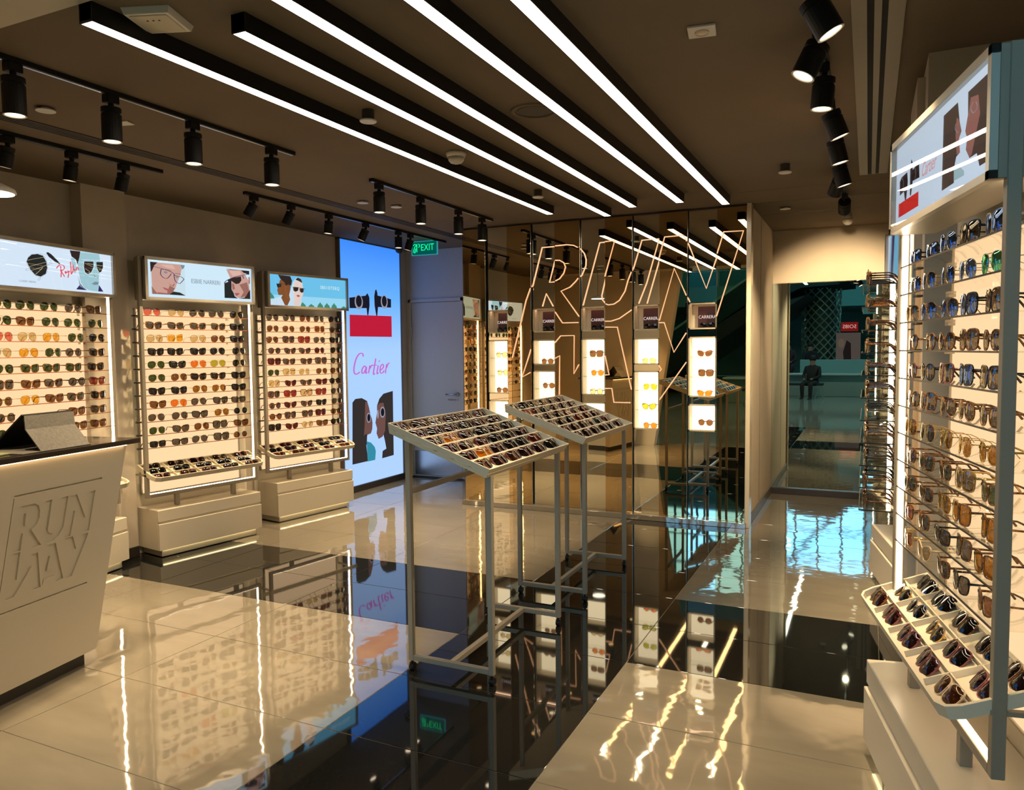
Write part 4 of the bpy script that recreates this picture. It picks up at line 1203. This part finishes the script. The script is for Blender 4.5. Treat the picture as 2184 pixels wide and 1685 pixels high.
obj('cover_upper', slab((-.375, -.045, .092), (-.115, -.045, .092), (-.095, -.020, .150), (-.355, -.020, .150), .004), M_CASE, tab)
obj('tablet_body', slab((-.39, .135, .002), (-.13, .135, .002), (-.095, -.012, .152), (-.355, -.012, .152), -.007), M_BLACKP, tab)
obj('cover_base', MB().bbox(-.47, -.11, -.13, .15, 0, .004, .001), M_CASE, tab)
card = obj('receipt_book', MB().bbox(-.09, .10, -.05, .05, 0, .006, .001), mat('olive_booklet', (.13, .14, .06), .5), None, tuple(Matrix.Translation((-3.377, 2.399, 0)) @ Matrix.Rotation(R(100), 4, 'Z') @ Vector((-.56, -.02, 1.0845))), (0, 0, R(104)),
           label='small olive booklet lying on the dark desk top', cat='booklet')

# pendant over the desk
pn = empty('pendant_lamp', (-3.65, 2.17, 2.24), label='white disc pendant lamp hanging over the cash desk', cat='lamp')
obj('shade', MB().lathe([(.012, .05), (.05, .045), (.10, .02), (.105, .004), (.10, 0)], 28), M_WHITE, pn, smooth=True)
obj('diffuser', MB().cyl((0, 0, .001), (0, 0, -.002), .096, n=28), emat('pendant_light', (1, .93, .84), 6.0), pn)
obj('cord', MB().cyl((0, 0, .05), (0, 0, HC - 2.24), .003, n=8), M_BLACKP, pn)

# ================================================================== ceiling fittings
for k, (x, y0, y1, l) in enumerate(((-2.40, 1.745, 5.82, 'linear light bar with a black housing, farthest left of five'), (-2.01, 2.03, 6.13, 'linear light bar in black housing, second of five from the left'),
                                    (-1.71, 1.745, 5.84, 'linear light bar in black housing, middle of five'), (-1.34, 1.745, 5.83, 'linear light bar in black housing, fourth of five from the left'),
                                    (-1.04, 1.745, 6.07, 'linear light bar in black housing, farthest right of five'))):
    t = empty('linear_light', (x, (y0 + y1) / 2, HC), label=l, cat='ceiling light', group='five linear ceiling lights')
    hl = (y1 - y0) / 2
    obj('housing', MB().box(-.004, 0, -hl, hl, -.065, -.0005).box(.055, .059, -hl, hl, -.065, -.0005).box(0, .055, -hl, -hl + .004, -.065, -.0005).box(0, .055, hl - .004, hl, -.065, -.0005).box(0, .055, -hl, hl, -.058, -.0005), M_BLACKP, t)
    obj('diffuser', B(.0005, .0545, -hl + .005, hl - .005, -.064, -.0585), M_STRIP, t)
    if k == 1:
        t['label'] = l

def track(name, x, y0, y1, label):
    o = obj(name, MB().bbox(x - .017, x + .017, y0, y1, HC - .022, HC - .0003, .002), M_BLACKP, label=label, cat='lighting track', group='black lighting tracks')
    obj('groove', B(x - .005, x + .005, y0 + .01, y1 - .01, HC - .0228, HC - .0219), M_STEEL, o)
track('lighting_track', -3.06, 1.80, 3.54, 'black lighting track with straight cans over the cash desk')
track('lighting_track', -3.06, 4.30, 6.12, 'black lighting track with straight cans in front of the mirror wall')
track('lighting_track', -4.10, 2.3, 3.50, 'black lighting track nearest the wall behind the cash desk')
track('lighting_track', -4.11, 4.22, 7.10, 'black lighting track running towards the exit sign')
track('lighting_track', -.18, 1.9, 6.95, 'long black lighting track above the right-hand aisle')
def spot(x, y, tilt, az, label, group, r=.036, L=.125, energy=9.0, on=True, cone=62):
    t = empty('track_spotlight', (x, y, HC - .022), label=label, cat='spotlight', group=group)
    obj('adapter', MB().bbox(-.021, .021, -.030, .030, -.036, 0, .003).cyl((0, 0, -.036), (0, 0, -.052), .012, n=12), M_BLACKP, t)
    M = Matrix.Translation((0, 0, -.052)) @ Matrix.Rotation(az, 4, 'Z') @ Matrix.Rotation(tilt, 4, 'Y')
    can = obj('can', MB().lathe([(.010, .0), (r, -.004), (r, -.026), (r * .9, -.028), (r * .9, -.032), (r, -.034), (r, -L), (r * .86, -L), (r * .80, -L + .018)], 24, M), M_BLACKP, t, smooth=False)
    obj('rim_ring', MB().lathe([(r * .99, -L - .0005), (r * .84, -L - .0005), (r * .80, -L + .003)], 24, M, caps=False), M_WHITE, can)
    obj('lamp_lens', MB().cyl((0, 0, -L + .003), (0, 0, -L + .006), r * .8, n=20, M=M), M_SPOT if on else M_WHITE, can)
    if on:
        ld = bpy.data.lights.new('spot_beam', 'SPOT')
        ld.energy = energy * 19.0
        ld.color = (1.0, .735, .43)
        ld.spot_size = R(cone)
        ld.spot_blend = .7
        ld.shadow_soft_size = .03
        lo = bpy.data.objects.new('spot_beam', ld)
        COL.objects.link(lo)
        lo.parent = can
        lo.matrix_local = M @ Matrix.Translation((0, 0, -L - .006))
    return t
g1 = 'straight cans over the cash desk'
for i, y in enumerate((1.93, 2.356, 2.807, 3.356)):
    spot(-3.06, y, 0, 0, f'straight black can spotlight over the cash desk, {ORD[i]} from the camera', g1, r=.042, L=.15)
for i, y in enumerate((4.395, 4.929, 5.509, 5.93)):
    spot(-3.06, y, 0, 0, f'straight black can spotlight before the mirror wall, {ORD[i]} from the camera', 'straight cans before the mirror wall', r=.040, L=.14)
for i, (y, tl) in enumerate(((2.54, 14), (2.893, 10), (3.226, 16))):
    spot(-4.10, y, R(tl), R(12), f'black spotlight tilted to the wall rack behind the desk, {ORD[i]} from the camera', 'spots on the track behind the desk', L=.11, energy=8)
for i, (y, tl, az) in enumerate(((4.302, 30, 25), (4.699, 26, 22), (5.157, 6, 10), (5.67, 24, 25), (6.192, 0, 0), (6.405, 16, 20))):
    spot(-4.10, y, R(tl), R(az), f'black spotlight on the track towards the exit sign, {ORD[i]} from the camera', 'spots on the exit-sign track', L=.105, energy=7)
for i, (y, tl, az) in enumerate(((2.63, 28, 190), (3.02, 26, 20), (3.40, 4, 0), (3.90, 22, 200), (4.43, 14, 200), (5.06, 16, 200), (5.42, 44, -62), (6.31, 64, -88))):
    spot(-.18, y, R(tl), R(az), f'black spotlight on the right-aisle track, {ORD[i]} from the camera', 'spots on the right-aisle track', r=.044, L=.125, energy=10 if i < 6 else 15)

# slot diffusers
sd = empty('slot_air_diffuser', (.012, 3.85, HC), label='pale double-slot air diffuser in the ceiling over the right rack', cat='air vent')
obj('flange', MB().box(-.085, -.035, -2.0, 1.90, -.006, -.0003).box(-.012, .012, -2.0, 1.90, -.006, -.0003).box(.032, .085, -2.0, 1.90, -.006, -.0003), mat('vent_taupe', (.26, .215, .16), .6), sd)
obj('slot', B(-.035, -.012, -2.0, 1.90, -.002, -.0003), mat('vent_black', (.002, .002, .002), .9), sd)
obj('slot', B(.012, .032, -2.0, 1.90, -.002, -.0003), mat('vent_black', (.002, .002, .002), .9), sd)
s2 = empty('slot_air_diffuser', (-3.85, 4.9, HC), label='dark multi-slot air diffuser along the ceiling above the left racks', cat='air vent')
for x in (-.05, -.025, 0, .025, .05):
    obj('blade', B(x - .006, x + .006, -3.1, 2.7, -.006, -.0003), mat('blade_brown', (.07, .055, .04), .6), s2)
for x in (-.0375, -.0125, .0125, .0375):
    obj('slot', B(x - .0065, x + .0065, -3.1, 2.7, -.002, -.0003), mat('vent_black', (.002, .002, .002), .9), s2)
# small fittings
ap = empty('access_point', (-2.25, 1.93, HC), R(20), label='white square wireless access point on the ceiling', cat='access point')
obj('body', MB().hexa([(-.078, -.078, -.022), (.078, -.078, -.022), (.078, .078, -.022), (-.078, .078, -.022)], [(-.085, -.085, -.0005), (.085, -.085, -.0005), (.085, .085, -.0005), (-.085, .085, -.0005)]), M_WHITE, ap)
obj('inset', MB().bbox(-.066, .066, -.066, .066, -.025, -.021, .002), mat('ap_cream', (.62, .55, .42), .5), ap)
for q in (-.03, 0, .03):
    obj('status_light', MB().cyl((q * .7, -.03, -.025), (q * .7, -.03, -.0262), .004, n=10), M_BLACKP, ap)
sp = empty('ceiling_speaker', (-1.496, 3.474, HC), label='round brown ceiling speaker grille among the light bars', cat='speaker')
obj('ring', MB().lathe([(.12, -.0003), (.118, -.008), (.10, -.008), (.098, -.003)], 36, caps=False), M_CEIL, sp, smooth=True)
obj('grille', MB().lathe([(.085, -.0006), (.082, -.0045), (.01, -.0045), (0, -.0045)], 36), mat('grille_brown', (.07, .055, .04), .8), sp)
sm = empty('motion_sensor', (-2.22, 3.98, HC), label='white domed motion sensor between two light bars', cat='sensor')
obj('base', MB().lathe([(.058, -.0003), (.060, -.012), (.052, -.030)], 28), M_WHITE, sm, smooth=True)
obj('dome', MB().lathe([(.050, -.030), (.046, -.048), (.034, -.062), (.015, -.068), (0, -.069)], 28), mat('dome_milk', (.60, .55, .46), .3), sm, smooth=True)
sq = empty('emergency_light', (-.572, 2.886, HC), R(8), label='small square emergency light alone on the brown ceiling', cat='emergency light')
obj('plate', MB().bbox(-.05, .05, -.05, .05, -.010, -.0004, .002), M_WHITE, sq)
obj('led_lens', MB().lathe([(.026, -.010), (.024, -.015), (.010, -.018), (0, -.018)], 20), mat('clear_lens', (.75, .62, .45), .15), sq, smooth=True)
for x, y, l in ((-2.213, 3.10, 'small ceiling can downlight between the left light bars'), (-2.209, 5.18, 'small ceiling can downlight near the mirror wall'), (-.50, 5.20, 'small black ceiling can beside the right-aisle track')):
    c = empty('mini_downlight', (x, y, HC), label=l, cat='downlight')
    obj('can', MB().cyl((0, 0, -.0005), (0, 0, -.050), .030, n=20), mat('can_brown', (.05, .04, .03), .5), c)
    obj('ring', MB().lathe([(.040, -.048), (.042, -.053), (.038, -.057), (0, -.057)], 24), M_WHITE, c)
for x, y, l in ((-.648, 6.788, 'round white sprinkler cover near the back mirror'), (-3.544, 2.381, 'round white sprinkler cover beside the cash desk track'), (-3.449, 5.187, 'round white sprinkler cover in front of the blue lightbox'), (-3.58, 4.92, 'small round white cover beside the second track')):
    obj('sprinkler_cover', MB().lathe([(.02, -.0003), (.02, -.010), (.043, -.012), (.043, -.016), (0, -.017)], 24), M_WHITE, None, (x, y, HC), label=l, cat='sprinkler')
obj('ceiling_sensor_plate', MB().bbox(-.05, .05, -.03, .03, -.008, -.0004, .002), M_WHITE, None, (-3.43, 2.70, HC), (0, 0, R(15)), label='small white rectangular plate on the ceiling by the straight cans', cat='ceiling plate')
for x, y, l in ((-4.66, 7.05, 'dark dome security camera hanging beside the blue lightbox'), (-.182, 7.35, 'white dome security camera at the end of the right-aisle track')):
    c = empty('security_camera', (x, y, HC), label=l, cat='camera')
    obj('mount', MB().lathe([(.030, -.0004), (.032, -.030), (.042, -.050)], 20), M_BLACKP if x < -1 else M_WHITE, c, smooth=True)
    obj('dome', MB().lathe([(.042, -.050), (.045, -.066), (.034, -.090), (.016, -.102), (0, -.105)], 20), mat('smoked_dome', (.02, .02, .024), .08) if x < -1 else mat('dome_milk', (.6, .55, .46), .3), c, smooth=True)
# exit sign
ex = empty('exit_sign', (-4.26, 6.93, 2.58), R(2), label='green illuminated exit sign hanging from the ceiling before the door', cat='exit sign')
obj('panel', B(-.15, .15, -.006, .006, -.070, .070), emat('exit_green_ground', (.0, .10, .085), .9), ex)
obj('border', MB().box(-.155, -.147, -.009, .009, -.075, .075).box(.147, .155, -.009, .009, -.075, .075).box(-.155, .155, -.009, .009, .068, .075).box(-.155, .155, -.009, .009, -.075, -.068), emat('exit_border', (.04, .30, .34), .9), ex)
GREEN = emat('exit_green', (.01, .85, .28), 1.3)
text('lettering', 'EXIT', .098, GREEN, ex, Matrix.Translation((.035, -.0068, .004)) @ Matrix.Rotation(R(90), 4, 'X'), extrude=.0006, xs=.80)
obj('arabic_lettering', ribbon_mb([[(-.135, .03), (-.115, .045), (-.10, .03), (-.118, .012), (-.130, -.03), (-.115, -.045), (-.105, .0)], [(-.09, .045), (-.092, 0), (-.09, -.04)], [(-.08, .045), (-.062, .04), (-.060, .015), (-.078, .01)]], .011, lambda x, z: (x, -.0075, z)), GREEN, ex)
obj('hanger', MB().cyl((-.1, 0, .075), (-.1, 0, HC - 2.58), .004, n=8), M_STEEL, ex)
obj('hanger', MB().cyl((.1, 0, .075), (.1, 0, HC - 2.58), .004, n=8), M_STEEL, ex)
# socket on the wall panel beside the desk
so = obj('power_socket', MB().bbox(-.004, .004, -.035, .035, -.055, .055, .002), M_WHITE, None, (-4.855, 3.67, .62), (0, 0, 0), label='white power socket on the wall between desk and racks', cat='socket')
obj('socket_face', MB().cyl((.004, 0, .018), (.006, 0, .018), .018, n=16).cyl((.004, 0, -.022), (.006, 0, -.022), .018, n=16), M_DARKTRIM, so)

# ================================================================== the concourse in front of the shop (seen in the mirrors)
M_HALLF = noise_col(mat('hall_terrazzo', rough=.06, spec=.55), (.22, .28, .26), (.28, .34, .31), scale=1.5, detail=4, bump=.0012, bump_scale=7)
M_HALLW = mat('hall_teal_grey', (.28, .56, .52), .7)
M_HALLD = mat('hall_dark', (.010, .022, .022), .7)
M_RAIL = mat('hall_rail', (.30, .55, .52), .3, metal=.4)
hf = obj('floor_concourse', B(-24, 14, -28, 1.24, -.1, -.0005), M_HALLF, kind='structure')
obj('ceiling_concourse', B(-24, 14, -28.2, 1.3, 12, 12.2), M_HALLD, kind='structure')
obj('wall_concourse_left', B(-24.2, -24, -28, 1.3, 0, 12), M_HALLW, kind='structure')
obj('wall_concourse_right', B(14, 14.2, -28, 1.3, 0, 12), M_HALLW, kind='structure')
obj('wall_concourse_front', MB().box(-24, -5.1, 1.25, 1.45, 0, 12).box(1.04, 14, 1.25, 1.45, 0, 12).box(-5.1, 1.04, 1.25, 1.45, HC, 12), M_HALLW, kind='structure')
wb = obj('wall_concourse_back', MB().box(-24, 14, -28.2, -28, 0, 7.2).box(-24, 14, -28.2, -28, 11.6, 12), M_HALLW, kind='structure')
wn = empty('window_1', (-5, -28.05, 9.4), kind='structure')
for k in range(33):
    x = -18.6 + k * 1.18
    obj('mullion', B(x - .05, x + .05, -.08, .08, -2.2, 2.2), M_HALLD, wn)
for z in (-.75, .75):
    obj('transom', B(-19, 19, -.06, .06, z - .05, z + .05), M_HALLD, wn)
obj('slanting_brace', MB().tube([(-4, .2, -2.2), (0, .2, 2.2)], .10, 6).tube([(4, .2, -2.2), (0, .2, 2.2)], .10, 6), M_HALLD, wn)

# balcony across the hall
bal = empty('concourse_balcony', (-5, -20, 0), label='teal-lit upper balcony across the concourse, seen in the mirrors', cat='balcony')
obj('slab', B(-16, 16, -7.8, 1.0, 3.3, 3.9), M_HALLW, bal)
obj('fascia', B(-16, 16, 1.0, 1.1, 3.2, 4.0), mat('hall_fascia', (.20, .46, .44), .5), bal)
obj('handrail', MB().cyl((-16, 1.05, 5.0), (16, 1.05, 5.0), .05, n=8).cyl((-16, 1.05, 4.6), (16, 1.05, 4.6), .03, n=8), M_RAIL, bal)
for k in range(22):
    obj('baluster', B(-15.6 + k * 1.5 - .03, -15.6 + k * 1.5 + .03, 1.02, 1.08, 3.9, 5.0), M_RAIL, bal)

# lattice palm column
pc = empty('lattice_column', (-1.55, -13, 0), label='tall lattice-wrapped column in the concourse, seen in the back mirror', cat='column')
obj('core', MB().cyl((0, 0, 0), (0, 0, 4.1), .45, .52, n=20), mat('column_core', (.03, .07, .055), .6), pc)
mb = MB()
for k in range(14):
    for s in (1, -1):
        mb.tube([((.58 + .16 * z / 6.5) * math.cos(s * z * 1.5 + 2 * math.pi * k / 14), (.58 + .16 * z / 6.5) * math.sin(s * z * 1.5 + 2 * math.pi * k / 14), z) for z in [q * .18 for q in range(23)]], .022, 4)
obj('lattice_wrap', mb, mat('lattice_metal', (.40, .50, .38), .35, metal=.6), pc, kind='stuff')

# long low counter with a ledge
ct = empty('concourse_counter', (-1.3, -8.3, 0), label='long pale counter across the concourse with a lower ledge', cat='counter')
obj('counter_body', MB().bbox(-2.2, 2.6, -.4, .1, 0, .64, .01), mat('counter_teal_white', (.22, .36, .36), .5), ct)
obj('counter_ledge', MB().bbox(-2.25, 2.65, -.45, .3, .64, .69, .008), mat('ledge_white', (.42, .58, .58), .4), ct)
obj('upper_screen', MB().bbox(-.6, 2.6, -.42, -.36, .69, 1.10, .006), mat('screen_teal', (.16, .36, .38), .3), ct)
bn = empty('concourse_bench', (-1.9, -7.25, 0), label='dark bench with steel legs before the concourse counter', cat='bench')
obj('seat', MB().bbox(-1.0, .75, -.22, .22, .38, .44, .01), M_HALLD, bn)
for x in (-.9, .65):
    obj('leg', MB().tube([(x - .12, -.2, 0), (x, -.2, .38), (x + .12, -.2, 0)], .014, 6).tube([(x - .12, .2, 0), (x, .2, .38), (x + .12, .2, 0)], .014, 6), M_RAIL, bn)
for x, l in ((-2.75, 'green box standing on the concourse counter'),):
    b_ = obj('counter_box', MB().bbox(-.14, .14, -.14, .14, 0, .35, .01), mat('box_green', (.14, .42, .14), .5), None, (x, -8.35, .692), label=l, cat='box')
    obj('box_lid', MB().bbox(-.15, .15, -.15, .15, .35, .39, .006), mat('box_lid', (.2, .45, .42), .5), b_)
sg = empty('red_shop_sign', (-.58, -11.6, 2.15), R(180), label='red illuminated shop sign across the concourse', cat='sign')
obj('panel', B(-.26, .26, -.04, .04, -.15, .15), emat('sign_red', (.50, .02, .02), .45), sg)
text('lettering', '5OI8S', .17, emat('sign_pink', (1, .5, .45), .9), sg, Matrix.Translation((0, -.042, 0)) @ Matrix.Rotation(R(90), 4, 'X'))
pb = empty('fashion_billboard', (-.62, -11.9, 0), R(180), label='pinkish standing billboard below the red sign across the concourse', cat='billboard')
obj('panel', B(-.38, .38, -.03, .03, .5, 1.95), emat('billboard_beige', (.30, .20, .17), .30), pb)
obj('figure_print', MB().add([(-.1, -.032, .9), (.12, -.032, .9), (.16, -.032, 1.3), (.05, -.032, 1.7), (-.08, -.032, 1.6)], [(0, 1, 2, 3, 4)]), emat('billboard_dark', (.05, .03, .03), .3), pb)
obj('figure_print', MB().add([(x, -.034, z) for x, z in ell(.22, 1.6, .10, .16)], [tuple(range(20))]), emat('billboard_tan', (.42, .26, .18), .3), pb)
obj('post', B(-.36, -.32, -.02, .02, 0, .5), M_HALLD, pb)
obj('post', B(.32, .36, -.02, .02, 0, .5), M_HALLD, pb)
scn = empty('departure_screen', (-6.4, -18.3, 3.05), R(195), label='dark departures screen with blue lines, seen in the mirror wall', cat='screen')
obj('bezel', MB().bbox(-.42, .42, -.04, .04, -.28, .28, .01), M_HALLD, scn)
for k, (z, c_, x0, x1) in enumerate(((.16, (.6, .10, .05), -.30, .05), (-.02, (.10, .35, 1), -.34, -.05), (-.02, (.10, .35, 1), .02, .30), (-.14, (.10, .35, 1), -.30, .22))):
    obj('text_line', B(x0, x1, -.044, -.041, z - .035, z + .035), emat('screen_row_%d' % k, c_, 1.6), scn)
es = empty('escalator', (-4.4, -12.5, 0), R(10), label='pair of escalators with pale handrails, seen in the mirror wall', cat='escalator')
for y in (-1.3, -.5, .5, 1.3):
    path = [(-4.5, y, .9), (-3.2, y, .95), (-2.2, y, 1.35), (1.6, y, 3.75), (2.6, y, 4.2), (3.8, y, 4.25)]
    obj('handrail', MB().tube(path, .045, 6), M_RAIL, es, smooth=True)
    obj('balustrade', MB().add([(x, y, z - .75) for x, y, z in path] + [(x, y, z) for x, y, z in path] + [(x, y + .02, z - .75) for x, y, z in path] + [(x, y + .02, z) for x, y, z in path],
        [(i, i + 1, 7 + i, 6 + i) for i in range(5)] + [(12 + i, 18 + i, 19 + i, 13 + i) for i in range(5)] + [(6 + i, 7 + i, 19 + i, 18 + i) for i in range(5)]), mat('balustrade_teal', (.008, .03, .03), .15), es)
obj('truss', MB().hexa([(-3.4, -1.4, -.02), (-2.2, -1.4, -.02), (-2.2, 1.4, -.02), (-3.4, 1.4, -.02)], [(1.6, -1.4, 2.9), (2.8, -1.4, 3.2), (2.8, 1.4, 3.2), (1.6, 1.4, 2.9)]), M_HALLD, es)

# seated people, built as one skinned body each
def seated_person(loc, rz, label, cloth, skin_c, hair_c, lean=0.0):
    J = [(0, 0, .50), (0, -.02, .68), (0, .00 - lean, .90), (0, .01 - lean, 1.02), (0, .0 - lean, 1.10), (0, -.02 - lean, 1.22),
         (.10, 0, .50), (.13, -.40, .50), (.13, -.38, .08), (.13, -.50, .05), (-.10, 0, .50), (-.13, -.42, .51), (-.12, -.42, .08), (-.12, -.54, .05),
         (.19, .01 - lean, .95), (.24, -.06 - lean, .70), (.14, -.26 - lean, .62), (-.19, .01 - lean, .95), (-.24, -.06 - lean, .70), (-.12, -.27 - lean, .63), (.10, -.33 - lean, .61), (-.08, -.34 - lean, .62)]
    E_ = [(0, 1), (1, 2), (2, 3), (3, 4), (4, 5), (0, 6), (6, 7), (7, 8), (8, 9), (0, 10), (10, 11), (11, 12), (12, 13), (2, 14), (14, 15), (15, 16), (16, 20), (2, 17), (17, 18), (18, 19), (19, 21)]
    rad = [.15, .14, .15, .07, .075, .085, .10, .07, .05, .045, .10, .07, .05, .045, .065, .048, .036, .065, .048, .036, .034, .034]
    me = bpy.data.meshes.new('person')
    me.from_pydata(J, E_, [])
    o = bpy.data.objects.new('person', me)
    COL.objects.link(o)
    md = o.modifiers.new('skin', 'SKIN')
    me.skin_vertices[0].data[0].use_root = True
    for v, r_ in zip(me.skin_vertices[0].data, rad):
        v.radius = (r_, r_ * .9)
    sb = o.modifiers.new('sub', 'SUBSURF')
    sb.levels = 2
    dg = bpy.context.evaluated_depsgraph_get()
    m2 = bpy.data.meshes.new_from_object(o.evaluated_get(dg))
    o.modifiers.clear()
    o.data = m2
    m2.materials.clear()
    m2.materials.append(mat(cloth[0], cloth[1], .8))
    m2.materials.append(mat(skin_c[0], skin_c[1], .6))
    for p in m2.polygons:
        p.use_smooth = True
        c_ = p.center
        if c_.z > 1.03 or (c_.y < -.29 - lean and .56 < c_.z < .72 and abs(c_.x) < .16 and c_.z > .57 and c_.y > -.40 - lean and c_.z > .585):
            p.material_index = 1
    o.location = loc
    o.rotation_euler = (0, 0, rz)
    hm = MB().lathe([(.0, .115), (.05, .105), (.088, .06), (.096, .01), (.085, -.05), (.05, -.07)], 16, Matrix.Translation((0, .012 - lean, 1.205)))
    obj('hair', hm, mat(hair_c[0], hair_c[1], .7), o, smooth=True)
    tag(o, label, 'person', 'people seated in the concourse')
    return o
SK = ('skin_tan', (.30, .18, .12))
seated_person((-1.45, -7.25, -.06), R(200), 'person in dark clothes seated on the bench before the concourse counter', ('cloth_black', (.012, .015, .017)), SK, ('hair_black', (.008, .008, .008)))
seated_person((-2.35, -9.9, .38), R(180), 'person in a dark top seated behind the concourse counter, nearer the green box', ('cloth_plum', (.03, .015, .02)), SK, ('hair_black', (.008, .008, .008)), .06)
seated_person((-1.72, -9.9, .34), R(160), 'person in black leaning over the concourse counter beside the lattice column', ('cloth_ink', (.01, .012, .016)), SK, ('hair_black', (.008, .008, .008)), .12)
for x, l in ((-2.35, 'tall stool behind the counter, nearer the green box'), (-1.72, 'tall stool behind the counter, beside the lattice column')):
    st = empty('bar_stool', (x, -9.9, 0), label=l, cat='stool')
    obj('seat', MB().cyl((0, 0, .74), (0, 0, .80), .19, n=18), M_HALLD, st)
    obj('stem', MB().cyl((0, 0, .02), (0, 0, .74), .025, n=10), M_RAIL, st)
    obj('foot', MB().cyl((0, 0, 0), (0, 0, .02), .2, n=18), M_RAIL, st)

# made-up fill lamps, added to brighten and tint the concourse light
M_FILL = emat('fill_lamp_warm', (1.0, .74, .46), 80.0)
M_FILLT = emat('fill_lamp_teal', (.34, .92, 1.0), 40.0)
for i, (x, y) in enumerate(((-6.5, -2.5), (-1.5, -2.5), (3.5, -2.5), (-2.8, -7.4), (1, -6.4), (-3, -15.5), (1.5, -15))):
    hb = empty('added_fill_lamp', (x, y, 6.4), label=f'added concourse fill lamp hanging outside the shop, {ORD[i]} of seven from the shop front', cat='lamp', group='added concourse fill lamps')
    obj('shade', MB().lathe([(.04, .30), (.12, .26), (.36, .05), (.38, 0), (.36, .0)], 24, caps=False), M_HALLD, hb, smooth=True)
    obj('diffuser', MB().cyl((0, 0, .006), (0, 0, .004), .34, n=24), M_FILL if i < 3 else M_FILLT, hb)
    obj('rod', MB().cyl((0, 0, .28), (0, 0, 5.59), .012, n=6), M_HALLD, hb)
